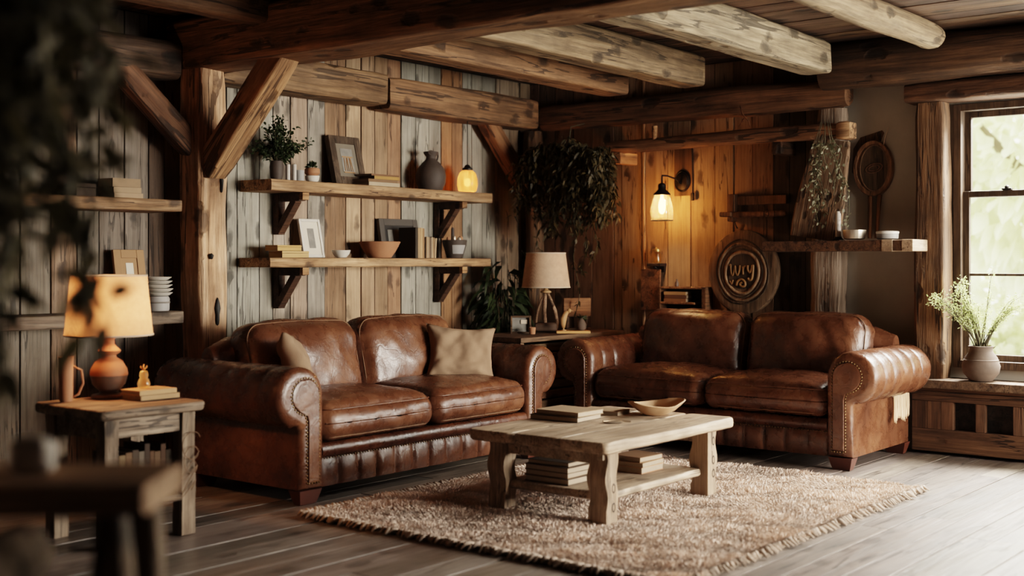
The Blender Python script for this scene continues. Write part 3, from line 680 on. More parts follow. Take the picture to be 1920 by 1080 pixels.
# on the coffee table
g = 'books lying on the coffee table'
stack([(.235, .30, .026, (.10, .075, .05), 0, 0, .06, False), (.225, .28, .024, (.55, .44, .32), .012, .006, -.02, False)], 5.10, 3.66, TZ + .001, g,
      ['dark covered book at the bottom of the coffee table pile', 'pale covered book on top of the coffee table pile'], rz=0)
book('thin pale book lying flat behind the wooden bowl', (5.47, 3.66, TZ + .001), .15, .16, .24, .022, (.72, .58, .44), g, False)
bo = MB(); n = 40; rings = []
prof = [(.02, .0), (.06, .002), (.10, .022), (.135, .048), (.155, .066), (.150, .069), (.128, .052), (.095, .027), (.055, .010), (1e-3, .008)]
for r, z in prof:
    q = []
    for j in range(n):
        a = 2 * PI * j / n; wv = (1 + .07 * math.sin(3 * a + 1) + .05 * math.sin(5 * a)) if r > .09 else 1
        q.append((5.64 + r * 1.1 * wv * math.cos(a + VIEW), 3.53 + r * .92 * wv * math.sin(a + VIEW), TZ + .001 + z * (1 + (.18 * math.sin(2 * a + .6) if r > .12 else 0))))
    rings.append(q)
bo.ring(rings); bo.tone = (1, .9, .8, 0); bo.t = [(1.15, 1.2, 1.45, .4)] * len(bo.f); tag(bo.build('wooden_bowl', 'tan', smooth=60), 'shallow carved wooden bowl with an uneven rim on the coffee table', 'bowl')
sp = MB(); sp.lathe([(1e-3, 0), (.035, 0), (.042, .006), (.034, .010), (1e-3, .007)], (0, 0, 0), 18, 1.3, .8); o = sp.build('small_dish', 'metal', smooth=50); o.location = (5.22, 3.52, TZ + .001); o.rotation_euler = (0, 0, VIEW); tag(o, 'tiny pewter dish with a tag, beside the books on the coffee table', 'dish')
tg = MB(); tg.tone = (.5, .42, .35, 0); tg.tube([(5.17, 3.55, TZ + .012), (5.23, 3.53, TZ + .014), (5.29, 3.46, TZ + .006)], [.005, .007, .004], 8); tag(tg.build('wooden_spoon', 'metal', smooth=60), 'short dull spoon lying across the tiny pewter dish', 'spoon')
# on the lower shelf
g = 'books on the lower shelf of the coffee table'
stack([(.40, .27, .030, (.12, .09, .07), 0, 0, 0, False), (.38, .26, .026, (.35, .26, .19), .01, .01, .03, False), (.40, .27, .028, (.14, .10, .075), -.005, 0, -.02, False), (.36, .25, .022, (.10, .08, .06), .015, .01, .02, False)], 4.80, 3.50, .160, g,
      ['thick dark book at the bottom of the wide pile under the coffee table', 'brown book second from the bottom of the wide pile under the coffee table', 'dark book third from the bottom of the wide pile under the coffee table', 'thin black book on top of the wide pile under the coffee table'])
stack([(.21, .20, .032, (.70, .40, .27), 0, 0, 0, False), (.22, .21, .024, (.66, .52, .38), -.005, -.01, .05, False), (.20, .18, .026, (.40, .26, .17), .0, .01, -.06, False)], 5.30, 3.40, .160, g,
      ['pinkish book at the bottom of the small pile under the coffee table', 'cream book in the middle of the small pile under the coffee table', 'brown book on top of the small pile under the coffee table'])

# ------------------------------------------------------------------ wall shelves
def wall_shelf(label, x0, x1, z0, z1, brx, mat='shelf', tone=1.0, bev=.006):
    s = thing('wall_shelf', label, 'shelf', (x0, 5.945, z0))
    m = MB(); m.tone = (tone, tone, tone, .3); n = 24; rings = []; L = x1 - x0; T = z1 - z0
    for i in range(n + 1):
        x = L * i / n; e = .004 * noise.noise(Vector((x * 5, z0, 0))); e2 = .004 * noise.noise(Vector((x * 4, z0, 5))); y1 = WL - 5.945 - .003
        rings.append([(x, .005 + e, .0 + e2), (x, e, .005 + e2), (x, e - .002, T / 2), (x, e, T - .005), (x, .006 + e, T), (x, y1, T), (x, y1, 0)])
    m.ring(rings); m.build('shelf_board', mat, s, 35)
    for bx in brx:
        m = MB(); m.tone = (.62, .5, .45, R.random()); X = bx - x0; Y = WL - 5.945 - .004; w = .06
        m.bbox(X, X + w, Y - .055, Y, -.27, -.0015, .006); m.bbox(X, X + w, .045, Y - .055, -.055, -.0015, .006)
        p0, p1 = Vector((X + w / 2, Y - .03, -.255)), Vector((X + w / 2, .10, -.045)); d = (p1 - p0); mt = Matrix.Translation(p0) @ d.to_track_quat('X', 'Z').to_matrix().to_4x4(); m.bbox(0, d.length, -w / 2 + .002, w / 2 - .002, -.024, .024, .006, mt)
        b = m.build('bracket', 'shelfd', s, 35)
        m = MB(); m.tone = (1.1, 1.0, .9, R.random()); m.bbox(X + .002, X + w - .002, .012, .046, -.05, -.002, .005); m.build('bracket_end', 'shelf', b, 35)
    return s
wall_shelf('upper long plank shelf on the pale board wall with two brackets', 5.015, 7.17, 1.695, 1.766, (5.28, 6.84))
wall_shelf('lower long plank shelf on the pale board wall with two brackets', 5.005, 7.15, 1.212, 1.272, (5.28, 6.84), tone=1.25)
wall_shelf('plank shelf high in the alcove left of the post', 2.9, 4.345, 1.537, 1.605, (), tone=.85)
wall_shelf('grey plank shelf low in the alcove, behind the lit table lamp', 2.9, 4.357, .889, .961, (), mat='side', tone=.9)

def leaning_frame(label, x, y, z, w, h, fw, mf, mm, tilt=12, mat=.03, art='photo', t=.02, rz=0, deco=False, tone=(1, 1, 1)):
    o = thing('picture_frame', label, 'picture frame', (x, y, z), rz); rot = Matrix.Rotation(math.radians(-tilt), 4, 'X')
    m = MB(); m.tone = (*tone, .2)
    for a in ((0, fw, 0, h), (w - fw, w, 0, h), (fw, w - fw, 0, fw), (fw, w - fw, h - fw, h)): m.bbox(a[0] - w / 2, a[1] - w / 2, 0, t, a[2], a[3], .004, rot)
    m.build('frame', mf, o, 40)
    m = MB(); m.box(-w / 2 + fw, w / 2 - fw, .007, t - .002, fw, h - fw, rot); m.build('mat', mm, o)
    m = MB(); m.box(-w / 2 + fw + mat, w / 2 - fw - mat, .0045, .0065, fw + mat, h - fw - mat, rot); p = m.build('picture', art, o)
    if deco:
        m = MB()
        for q in ((-.05, .08, .05, .09), (-.05, .19, .05, .20)): m.bbox(q[0], q[2], .001, .004, q[1], q[3], .001, rot)
        for k in range(5): m.tube([rot @ Vector((-.036 + k * .018, .003, .095)), rot @ Vector((-.03 + k * .014 + .006 * (k % 2), .003, .188))], .004, 6)
        m.build('relief', 'mbrown', p, 60)
    return o
US = 1.767; LS = 1.273
leaning_frame('large dark carved frame leaning on the wall on the upper shelf', 5.86, 6.105, US + .012, .29, .345, .055, 'carved', 'mgrey', 14, .035, 'photo', .045, deco=True, tone=(1.1, 1.1, 1.1))
leaning_frame('white framed photo with wide mat leaning on the lower shelf', 5.535, 6.12, LS + .003, .185, .265, .02, 'white', 'mat', 13, .045, 'photo', .022)
leaning_frame('large dark frame leaning behind the books on the lower shelf', 6.42, 6.16, LS + .004, .40, .285, .05, 'black', 'black', 10, .03, 'photo', .03, tone=(4.5, 4.5, 4.2))
leaning_frame('tan framed small photo leaning in the alcove above the lamp', 4.155, 6.13, .964, .205, .36, .05, 'mbrown', 'mbrown', 10, .028, 'mat', .022)

def lathe_obj(name, label, cat, prof, loc, mat, n=30, group=None, **kw):
    m = MB(); m.tone = (1, 1, 1, R.random()); m.lathe(prof, (0, 0, 0), n, **kw); o = m.build(name, mat, None, 45); o.location = loc; return tag(o, label, cat, group)
def vessel(R0, H, lip, wall=.005): return None

# leaves -------------------------------------------------------------
def leaf_mesh(name, pts, dirs, L, W, mat, parent, seed=1, droop=.3, jitn=.6):
    rg = np.random.default_rng(seed); pts = np.asarray(pts, float); N = len(pts); d = np.asarray(dirs, float) + rg.normal(0, jitn, (N, 3)); d /= np.linalg.norm(d, axis=1, keepdims=True) + 1e-9
    r = rg.normal(0, 1, (N, 3)); s = np.cross(d, r); s /= np.linalg.norm(s, axis=1, keepdims=True) + 1e-9
    ln = (rg.uniform(.6, 1.2, N) * L)[:, None]; wd = (rg.uniform(.7, 1.1, N) * W)[:, None]; dn = np.array([0, 0, -1.0])
    p0 = pts; p1 = pts + d * ln * .35 + s * wd * .5; p1b = pts + d * ln * .35 - s * wd * .5; p2 = pts + d * ln * .72 + s * wd * .38 + dn * ln * droop * .3; p2b = pts + d * ln * .72 - s * wd * .38 + dn * ln * droop * .3; p3 = pts + d * ln + dn * ln * droop
    V = np.stack([p0, p1, p2, p3, p2b, p1b], 1).reshape(-1, 3); F = []
    for i in range(N): b = i * 6; F += [(b, b + 1, b + 5), (b + 1, b + 2, b + 4, b + 5), (b + 2, b + 3, b + 4)]
    me = bpy.data.meshes.new(name); me.from_pydata(V.tolist(), [], F); a = me.color_attributes.new('tone', 'FLOAT_COLOR', 'CORNER')
    t = np.repeat(rg.random(N), 10); a.data.foreach_set('color', np.stack([np.ones_like(t)] * 3 + [t], 1).astype(np.float32).ravel()); me.materials.append(M[mat])
    o = bpy.data.objects.new(name, me); COL.objects.link(o)
    if parent is not None: o.parent = parent
    return o

# upper shelf items ----------------------------------------------------
p = thing('potted_shrub', 'bushy dark green plant in a grey pot, left end of the upper shelf', 'plant', (5.17, 6.08, US))
m = MB(); m.lathe([(.03, 0), (.042, .03), (.045, .09), (.04, .125), (.036, .125), (.036, .10), (1e-3, .10)], (0, 0, 0), 24); m.build('pot', 'jug', p, 45)
R.seed(31); pts = []; dirs = []; st = MB()
for k in range(46):
    a = rnd(0, 2 * PI); e = rnd(.05, 1.25); L = rnd(.12, .27); d = Vector((math.cos(a) * math.sin(e), math.sin(a) * math.sin(e) * .55, math.cos(e))); q0 = Vector((0, 0, .10)); q1 = q0 + d * L + Vector((0, 0, .03))
    q1.y = min(q1.y, .13); st.tube([q0, q0.lerp(q1, .5) + Vector((0, 0, .02)), q1], [.003, .002, .001], 5)
    for i in range(30): t = rnd(.35, 1.05); pts.append(q0.lerp(q1, t) + Vector((rnd(-.02, .02), rnd(-.02, .015), rnd(-.01, .03)))); dirs.append(d)
st.build('stem', 'stem', p, 180); leaf_mesh('foliage', pts, dirs, .032, .016, 'lf_dark', p, 3, .3, .8)
for x, h, lab in ((5.222, .105, 'slim white candle, the left of two on the upper shelf'), (5.275, .108, 'slim white candle, the right of two beside the grey cup')):
    c = thing('pillar_candle', lab, 'candle', (x, 6.03, US), 0, 'candles on the upper shelf'); m = MB(); m.lathe([(.0135, 0), (.014, .003), (.014, h - .003), (.012, h), (.004, h - .002), (1e-3, h - .003)], (0, 0, 0), 18); m.build('wax', 'wax', c, 45); m = MB(); m.tube([(0, 0, h - .004), (.001, 0, h + .007)], .0012, 5); m.build('wick', 'cord', c)
lathe_obj('cup', 'plain grey stoneware cup between candles and succulent', 'cup', [(.026, 0), (.031, .01), (.032, .075), (.029, .075), (.028, .012), (1e-3, .012)], (5.345, 6.06, US), 'grey')
p = thing('potted_succulent', 'small succulent in a terracotta bowl set on a white cup', 'plant', (5.455, 6.06, US))
m = MB(); m.lathe([(.028, 0), (.044, .018), (.048, .044), (.044, .046), (1e-3, .040)], (0, 0, 0), 26); m.build('white_cup', 'white', p, 45)
m = MB(); m.lathe([(.036, .047), (.05, .062), (.049, .088), (.041, .096), (.036, .092), (1e-3, .088)], (0, 0, 0), 26); m.build('bowl', 'terra', p, 45)
pts = []; dirs = []
for k in range(70): a = rnd(0, 2 * PI); e = rnd(0, 1.2); d = (math.cos(a) * math.sin(e), math.sin(a) * math.sin(e), math.cos(e)); pts.append((d[0] * .02, d[1] * .02, .09 + d[2] * .02)); dirs.append(d)
leaf_mesh('succulent_leaves', pts, dirs, .035, .014, 'lf_dark', p, 5, 0, .2)
g = 'books lying on the upper shelf'
stack([(.30, .17, .026, (.58, .55, .48), 0, 0, 0, True), (.29, .16, .020, (.25, .17, .11), .0, .005, .02, True), (.24, .15, .022, (.50, .33, .13), .06, .008, -.02, True), (.27, .15, .012, (.22, .13, .08), .03, .008, .0, True)], 5.875, 5.96, US, g,
      ['pale grey book at the bottom of the upper shelf pile', 'brown book second from the bottom of the upper shelf pile', 'ochre book second from the top of the upper shelf pile', 'thin dark book on top of the upper shelf pile'])
p = thing('stoneware_jug', 'round dark stoneware jug with a narrow neck on the upper shelf', 'jug', (6.635, 6.085, US))
m = MB(); m.lathe([(.07, 0), (.085, .005), (.108, .06), (.112, .11), (.098, .165), (.062, .208), (.040, .228), (.036, .25), (.052, .27), (.056, .285), (.046, .288), (.030, .262), (1e-3, .255)], (0, 0, 0), 36); m.build('body', 'jug', p, 50)
m = MB(); m.tube([(.045, 0, .278), (.075, 0, .283), (.078, 0, .255), (.062, 0, .215), (.060, 0, .205)], [.006, .007, .007, .007, .006], 8); m.build('handle', 'jug', p, 180)
m = MB(); m.loop([(.03 * math.cos(a) - .03, -.03, .277 + .015 * math.sin(a)) for a in [2 * PI * k / 14 for k in range(14)]], .004); m.build('cord_ring', 'jug', p, 180)
# glowing lantern pendant above the shelf
p = thing('lantern_lamp', 'glowing ribbed glass lantern hanging at the right end of the upper shelf', 'lamp', (7.01, 6.055, US + .004))
m = MB(); m.lathe([(.052, 0), (.068, .012), (.078, .055), (.076, .10), (.062, .145), (.036, .170), (.034, .168), (.060, .143), (.074, .10), (.076, .055), (.066, .013), (.05, .003)], (0, 0, 0), 64, rib=.018, nr=16); m.build('glass_shade', 'amber', p, 180)
m = MB(); m.lathe([(.04, .165), (.041, .18), (.026, .19), (.018, .205), (.006, .21), (1e-3, .21)], (0, 0, 0), 20); m.build('cap', 'iron', p, 45)
m = MB(); m.tube([(0, 0, .205), (0, 0, .40), (0, 0, .553)], .0035, 6); m.build('cord', 'cord', p, 180)
m = MB(); m.ball((0, 0, .075), .026, 16, sz=1.3); m.build('bulb', 'bulb2', p, 180)

# lower shelf items ----------------------------------------------------
g = 'yellow boxes on the lower shelf'
def small_box(label, x, y, z, w, d, h, c, rz=0, group=None, mat='mbrown'):
    o = thing('wooden_box', label, 'box', (x, y, z), rz, group); m = MB(); m.tone = (*c, R.random()); m.bbox(0, w, 0, d, 0, h * .68, .003); m.build('body', mat, o, 40)
    m = MB(); m.tone = (c[0] * 1.1, c[1] * 1.1, c[2] * 1.1, R.random()); m.bbox(-.001, w + .001, -.001, d + .001, h * .70, h, .003); m.build('lid', mat, o, 40); return o
small_box('long ochre box at the bottom left of the lower shelf', 5.14, 5.99, LS, .225, .13, .043, (1.5, 1.7, 1.5), 0, g)
small_box('smaller ochre box stacked on the long one', 5.11, 6.0, LS + .0445, .20, .12, .036, (1.5, 1.6, 1.2), .0, g)
lathe_obj('small_bowl', 'small white ceramic bowl beside the white framed photo', 'bowl', [(.03, 0), (.035, .004), (.054, .025), (.064, .051), (.061, .052), (.048, .026), (.02, .010), (1e-3, .010)], (5.70, 6.045, LS), 'white')
lathe_obj('terracotta_bowl', 'wide terracotta bowl in the middle of the lower shelf', 'bowl', [(.075, 0), (.082, .004), (.115, .052), (.146, .112), (.141, .115), (.108, .053), (.07, .014), (1e-3, .012)], (6.09, 6.07, LS), 'terra', 40)
g = 'upright books on the lower shelf'; x = 6.345; R.seed(41)
for k, (t, h, c, lab) in enumerate([(.026, .218, (.045, .04, .035), 'tall dark upright book next to the terracotta bowl'), (.022, .214, (.50, .38, .26), 'tall tan upright book right of the tall dark one'), (.026, .216, (.62, .47, .31), 'tall cream upright book right of the tall tan one'), (.018, .212, (.36, .24, .15), 'tall brown upright book, rightmost of the tall ones')]):
    book(lab, (x, 5.97, LS), 0, h, .16, t, c, g, True, True); x += t + .001
x += .012
for k, (t, h, c, lab) in enumerate([(.012, .150, (.22, .16, .11), 'short dark brown book, leftmost of the short upright row'), (.014, .152, (.60, .50, .38), 'short cream book, second of the short upright row'), (.012, .148, (.45, .36, .27), 'short tan book, third of the short upright row'), (.020, .145, (.16, .13, .11), 'short charcoal book in the middle of the short upright row'), (.013, .150, (.66, .57, .44), 'short pale book right of the charcoal one'), (.013, .148, (.48, .36, .25), 'short brown book, second from the right of the short row'), (.016, .142, (.60, .50, .38), 'short cream book leaning at the right end of the row')]):
    book(lab, (x, 5.97, LS + (.001 if k < 6 else .002)), 0, h, .115, t, c, g, True, True, tilt=.0 if k < 5 else .03 * (k - 4)); x += t + (.001 if k < 5 else .004)
p = thing('clay_pot', 'dark tapered pot with a grey label holding trinkets, right end of lower shelf', 'pot', (6.87, 6.06, LS))
m = MB(); m.lathe([(.055, 0), (.060, .004), (.088, .10), (.094, .135), (.088, .137), (.080, .10), (1e-3, .095)], (0, 0, 0), 32); m.build('body', 'jug', p, 45)
m = MB(); q = []
rings = [[((.0605 + .305 * z) * math.cos(a) * 1.02, (.0605 + .305 * z) * math.sin(a) * 1.02, z + .003) for z in (.03, .095)] for a in [math.radians(-150 + 6 * k) for k in range(13)]]
m.ring(rings, False, False); m.build('label', 'grey', p, 180)
for k, (dx, dy, r, h, mt) in enumerate([(-.04, -.03, .014, .165, 'metal'), (.0, -.045, .015, .155, 'metal'), (.045, -.02, .018, .165, 'terra'), (-.06, .01, .013, .16, 'terra'), (.0, .02, .012, .23, 'jug')]):
    m = MB(); m.lathe([(r * .8, .096), (r, .105), (r, h - .01), (r * .6, h), (1e-3, h)], (dx, dy, 0), 12); m.build('trinket', mt, p, 45)

# alcove items ----------------------------------------------------------
g = 'books stacked on the alcove shelf'
stack([(.185, .16, .028, (.55, .45, .36), 0, 0, 0, True), (.18, .16, .032, (.50, .42, .33), -.002, .003, .02, True), (.178, .155, .048, (.42, .34, .26), -.008, .004, -.01, True)], 3.925, 5.985, 1.606, g,
      ['bottom book of the pale three-book pile in the alcove', 'middle book of the pale three-book pile in the alcove', 'thick top book of the pale three-book pile in the alcove'])
small_box('black box left of the book pile on the alcove shelf', 3.74, 6.06, 1.606, .12, .12, .075, (.1, .09, .08))
p = thing('crock', 'tall grey crock under the stacked shallow bowls in the alcove', 'pot', (4.262, 6.06, .962)); m = MB(); m.lathe([(.06, 0), (.066, .006), (.068, .07), (.06, .085), (1e-3, .086)], (0, 0, 0), 28); m.build('body', 'grey', p, 45)
m = MB(); m.tone = (.6, .55, .5, .2); m.lathe([(.069, .045), (.0715, .05), (.069, .055)], (0, 0, 0), 28); m.build('band', 'grey', p, 45)
z = 1.049
for k, lab in enumerate(['lowest bowl of the stack in the alcove', 'second bowl from the bottom of the alcove stack', 'third bowl from the bottom of the alcove stack', 'second bowl from the top of the alcove stack', 'topmost shallow bowl of the alcove stack']):
    r = (.082, .086, .09, .088, .084)[k]; lathe_obj('shallow_bowl', lab, 'bowl', [(r * .6, 0), (r * .75, .004), (r, .019), (r * .97, .021), (r * .7, .010), (1e-3, .009)], (4.262 + rnd(-.006, .006), 6.06 + rnd(-.004, .004), z), 'white', 28, 'stacked bowls in the alcove'); z += .0225

# ------------------------------------------------------------------ side table, lit lamp
sx, sy = 2.97, 4.62
st = thing('side_table', 'rustic grey wood side table left of the sofa carrying the lit lamp', 'table', (sx, sy, 0))
m = MB(); slab(m, 0, .55, 0, .55, .565, .61, .012, seed=3); m.build('tabletop', 'side', st, 50)
for lx in (.075, .475):
    for ly in (.075, .475):
        m = MB(); m.tone = (1, .97, .93, R.random()); rings = [[(lx + a * .034 + .006 * noise.noise(Vector((z * 8, a, lx))), ly + b * .034 + .006 * noise.noise(Vector((z * 8, b, ly))), z) for a, b in ((-1, -1), (1, -1), (1, 1), (-1, 1))] for z in [.565 * k / 14 for k in range(15)]]
        m.ring(rings); m.build('leg', 'sidez', st, 40)
m = MB(); m.bbox(.11, .44, .055, .085, .475, .563, .006, jit=.006); m.bbox(.05, .08, .11, .44, .475, .563, .006); m.bbox(.47, .50, .11, .44, .475, .563, .006); m.bbox(.11, .44, .465, .495, .475, .563, .006); m.build('apron', 'side', st, 40)
m = MB(); m.tone = (.6, .55, .5, .2); m.bbox(.042, .508, .042, .508, .16, .19, .006); m.build('lower_shelf', 'side', st, 40)
m = MB(); R.seed(3)
def squig(c, r0, seed_): return [Vector(c) + Vector((r0 * math.cos(t * 1.9) * (1 - t * .05), -.004, -.02 * t + r0 * .9 * math.sin(t * 1.9 + seed_))) for t in [k * .22 for k in range(34)]]
m.tone = (.3, .25, .22, .2); m.tube(squig((.475, .03, .44), .05, 0), .002, 5); m.tube(squig((.465, .028, .33), .055, 1.5), .002, 5)
tag(m.build('dried_vine', 'tan', smooth=180), 'thin dried vine curling around the right leg of the side table', 'vine').location = (sx, sy, 0)
R.seed(51); x = sx + .122; g = 'books under the side table'
cols = [((.10, .07, .05), 'dark brown'), ((.42, .33, .22), 'cream'), ((.30, .20, .13), 'tan'), ((.14, .11, .09), 'charcoal'), ((.28, .26, .24), 'grey'), ((.09, .06, .045), 'blackish'), ((.20, .12, .07), 'russet'), ((.25, .17, .11), 'brown'), ((.15, .09, .06), 'umber'), ((.12, .10, .08), 'dim grey')]
for k, (c, nm) in enumerate(cols):
    t = rnd(.022, .034); h = rnd(.19, .24); c = tuple(q * .55 for q in c); book('%s book, number %s from the left in the row under the side table' % (nm, ('one', 'two', 'three', 'four', 'five', 'six', 'seven', 'eight', 'nine', 'ten')[k]), (x, sy + .10, .191), 0, h, .16, t, c, g, True, True); x += t + .0015
stack([(.21, .15, .022, (.60, .45, .30), 0, 0, 0, True), (.205, .145, .022, (.66, .50, .33), -.004, .004, .03, True)], 3.285, 4.80, .6145, 'books on the side table', ['lower cream book on the side table in front of the lamp', 'upper cream book on the side table under the glass figure'], rz=.0)
# clay and glass ornament on the books
p = thing('glass_ornament', 'little gourd-shaped glass ornament standing on the side table books', 'ornament', (3.37, 4.90, .6597))
m = MB(); m.lathe([(.018, 0), (.026, .006), (.029, .022), (.022, .042), (.017, .048), (.021, .060), (.019, .074), (.010, .082), (1e-3, .083)], (0, 0, 0), 24); m.build('bottle', 'amber', p, 60)
m = MB(); m.tone = (1.3, 1, .6, 0)
for k in range(6): a = k * PI / 3; m.tube([(0, 0, .082), (.010 * math.cos(a), .010 * math.sin(a), .092), (.016 * math.cos(a), .016 * math.sin(a), .098 + .006 * (k % 2))], [.003, .002, .0025], 5)
m.tube([(0, 0, .08), (.002, 0, .112)], .002, 5); m.build('stopper_flower', 'tan', p, 180)
m = MB(); m.loop([(.030 * math.cos(a), -.0, .022 + .02 * math.sin(a)) for a in [2 * PI * k / 20 for k in range(20)]], .0015); m.loop([(.021 * math.cos(a), -.0, .064 + .018 * math.sin(a)) for a in [2 * PI * k / 20 for k in range(20)]], .0013); m.build('wire', 'brass', p, 180)

def table_lamp(name, label, loc, base, shade_mat, r0, r1, z0, z1):
    o = thing(name, label, 'lamp', loc); base(o)
    m = MB(); n = 48; rings = []
    for z, r in ((z0, r0), (z1, r1)): rings.append([(r * math.cos(2 * PI * j / n), r * math.sin(2 * PI * j / n), z) for j in range(n)])
    m.ring(rings, False); s = m.build('lamp_shade', shade_mat, o, 180)
    m = MB(); m.loop([(r0 * math.cos(2 * PI * j / n), r0 * math.sin(2 * PI * j / n), z0) for j in range(n)], .004); m.loop([(r1 * math.cos(2 * PI * j / n), r1 * math.sin(2 * PI * j / n), z1) for j in range(n)], .004); m.build('rim', 'cloth', s, 180)
    m = MB()
    for k in range(3): a = 2 * PI * k / 3; m.tube([(0, 0, z1 - .03), (r1 * math.cos(a), r1 * math.sin(a), z1 - .005)], .002, 5)
    m.build('harp', 'brass', o); m = MB(); m.lathe([(.012, z0 - .04), (.014, z0 + .01), (.016, z0 + .05), (.012, z0 + .06)], (0, 0, 0), 14); m.build('socket', 'brass', o, 45)
    m = MB(); m.ball((0, 0, z0 + .10), .03, 14, sz=1.25); m.build('bulb', 'bulb' if shade_mat == 'shade_lit' else 'white', o, 180)
    return o
def base1(o):
    m = MB(); m.lathe([(.078, 0), (.080, .008), (.076, .016), (.045, .022), (.040, .030), (.075, .065), (.084, .105)], (0, 0, 0), 40); m.build('base', 'terrad', o, 50)
    m = MB(); m.tone = (1.05, .9, .8, .3); m.lathe([(.0845, .106), (.086, .112), (.082, .135), (.062, .170), (.036, .188), (.033, .200), (.052, .214), (.054, .221), (.036, .238), (.026, .252), (.025, .272), (.030, .280), (.029, .286), (.012, .288)], (0, 0, 0), 40); m.build('body', 'terra', o, 50)
L1 = table_lamp('table_lamp', 'lit table lamp with linen shade and turned clay base, on the side table', (3.29, 5.06, .6115), base1, 'shade_lit', .200, .172, .295, .572)
# small things at the left of the side table, seen past the leaves
p = thing('clay_cup', 'small clay cup at the far left edge of the side table', 'cup', (3.075, 5.07, .611)); m = MB(); m.lathe([(.026, 0), (.03, .01), (.032, .17), (.036, .205), (.032, .206), (.027, .17), (1e-3, .16)], (0, 0, 0), 22); m.build('body', 'terra', p, 45)
m = MB(); m.tube([(.03, -.01, .16), (.065, -.02, .14), (.075, -.02, .08), (.055, -.015, .03), (.03, -.01, .02)], .005, 7); m.build('handle', 'terra', p, 180)

# ------------------------------------------------------------------ console, unlit lamp and ornaments
cn = thing('console_table', 'dark slatted console in the corner between the two sofas', 'console', (6.62, 5.25, 0))
m = MB(); m.bbox(0, 1.28, -.02, .50, .685, .72, .006); m.build('top', 'console', cn, 40)
m = MB(); m.bbox(.02, .06, 0, .48, .03, .684, .005); m.bbox(1.22, 1.26, 0, .48, .03, .684, .005); m.bbox(.06, 1.22, .44, .47, .03, .684, .004); m.bbox(.06, 1.22, .02, .46, .03, .06, .004); m.build('carcass', 'console', cn, 40)
for k in range(9): m = MB(); m.tone = (1.0 + .3 * (k % 2), 1, .9, R.random()); m.bbox(.06, 1.22, .002 + .004 * (k % 2), .022, .075 + k * .067, .075 + k * .067 + .055, .006); m.build('front_slat', 'console', cn, 40)
for fx in (.03, 1.20):
    for fy in (.02, .42): m = MB(); m.bbox(fx, fx + .05, fy, fy + .05, 0, .03, .004); m.build('foot', 'console', cn, 40)
CZ = .7205
def base2(o):
    m, mw = hewn((0, -.08, .035), (0, .08, .035), .13, .068, cr=.3, jit=.012, seed=61, seg=.02); m.t = [(.9, .75, .65, .2)] * len(m.f); rot = Matrix.Rotation(VIEW + PI / 2, 4, 'Z'); m.build('base', 'clay', o, 50, rot @ mw)
    for pts, r in (([(-.005, 0, .06), (-.012, 0, .14), (-.008, 0, .23), (-.004, 0, .295)], .014), ([(.075, .01, .014), (.085, .01, .07), (.068, 0, .16), (.035, 0, .24), (.012, 0, .295)], .013), ([(-.07, .02, .012), (-.075, .02, .08), (-.06, .03, .16), (-.03, .01, .24), (-.006, 0, .295)], .010)):
        m = MB(); m.tone = (1.2, 1.0, .85, R.random()); rt = Matrix.Rotation(VIEW, 4, 'Z'); m.tube([rt @ Vector(q) for q in pts], [r * 1.05] * (len(pts) - 1) + [r * .8], 9); m.build('driftwood_leg', 'trunk', o, 180)
    m = MB(); m.lathe([(.02, .288), (.042, .296), (.040, .304), (.018, .316), (.014, .33)], (0, 0, 0), 24); m.build('collar', 'tan', o, 45)
table_lamp('driftwood_lamp', 'unlit table lamp with driftwood base and linen shade on the corner console', (7.34, 5.56, CZ), base2, 'shade_dim', .182, .148, .335, .592)
rot = VIEW
f = thing('tabletop_frame', 'small dark framed box standing at the left end of the corner console', 'frame', (7.06, 5.58, CZ), rot); m = MB()
for q in ((-.075, -.062, 0, .13), (.062, .075, 0, .13), (-.062, .062, 0, .013), (-.062, .062, .117, .13)): m.bbox(q[0], q[1], -.03, .03, q[2], q[3], .003)
m.build('frame', 'console', f, 40); m = MB(); m.box(-.062, .062, -.005, .004, .013, .117); m.build('panel', 'photo', f); m = MB(); m.bbox(.0, .05, -.012, -.006, .07, .10, .002); m.build('card', 'cloth', f)
lathe_obj('votive_glass', 'small pale votive glass in front of the framed box on the console', 'glass', [(.02, 0), (.022, .006), (.026, .05), (.024, .05), (.019, .008), (1e-3, .006)], (7.03, 5.45, CZ), 'terra', 20)
m = MB(); m.tone = (1.5, 1.35, 1.0, .2); m.bbox(-.125, .125, -.06, .06, 0, .018, .004); o = m.build('wooden_tray', 'tan', None, 40); o.location = (7.33, 5.30, CZ); o.rotation_euler = (0, 0, rot); tag(o, 'thin yellow wooden tray at the front of the corner console', 'tray')
p = thing('bird_figurine', 'carved tan bird figurine standing on the yellow tray', 'figurine', (7.285, 5.355, CZ + .0185), rot)
m = MB(); m.tone = (.9, .8, .7, .1); m.tube([(0, 0, .02), (-.006, 0, .05), (-.004, 0, .085), (.012, 0, .12), (.032, 0, .142)], [.012, .024, .027, .020, .012], 12); m.ball((.040, 0, .146), .017, 12); m.tube([(.05, 0, .148), (.075, 0, .143)], [.006, .001], 6); m.build('body', 'tan', p, 180); m = MB(); m.lathe([(.02, 0), (.02, .006), (.006, .009), (.006, .03), (1e-3, .03)], (0, 0, 0), 14); m.build('stand', 'tan', p, 45)
p = thing('bud_vase', 'little round brown vase on the right of the yellow tray', 'vase', (7.39, 5.27, CZ + .0185)); m = MB(); m.lathe([(.02, 0), (.034, .014), (.038, .04), (.028, .066), (.014, .08), (.018, .092), (.014, .093), (1e-3, .08)], (0, 0, 0), 24); m.build('body', 'clay', p, 45)
pts = [(0, 0, .09)] * 26; leaf_mesh('dried_sprig', pts, [(math.cos(k), math.sin(k), .4) for k in range(26)], .05, .012, 'lf_dark', p, 8, .1, .3)
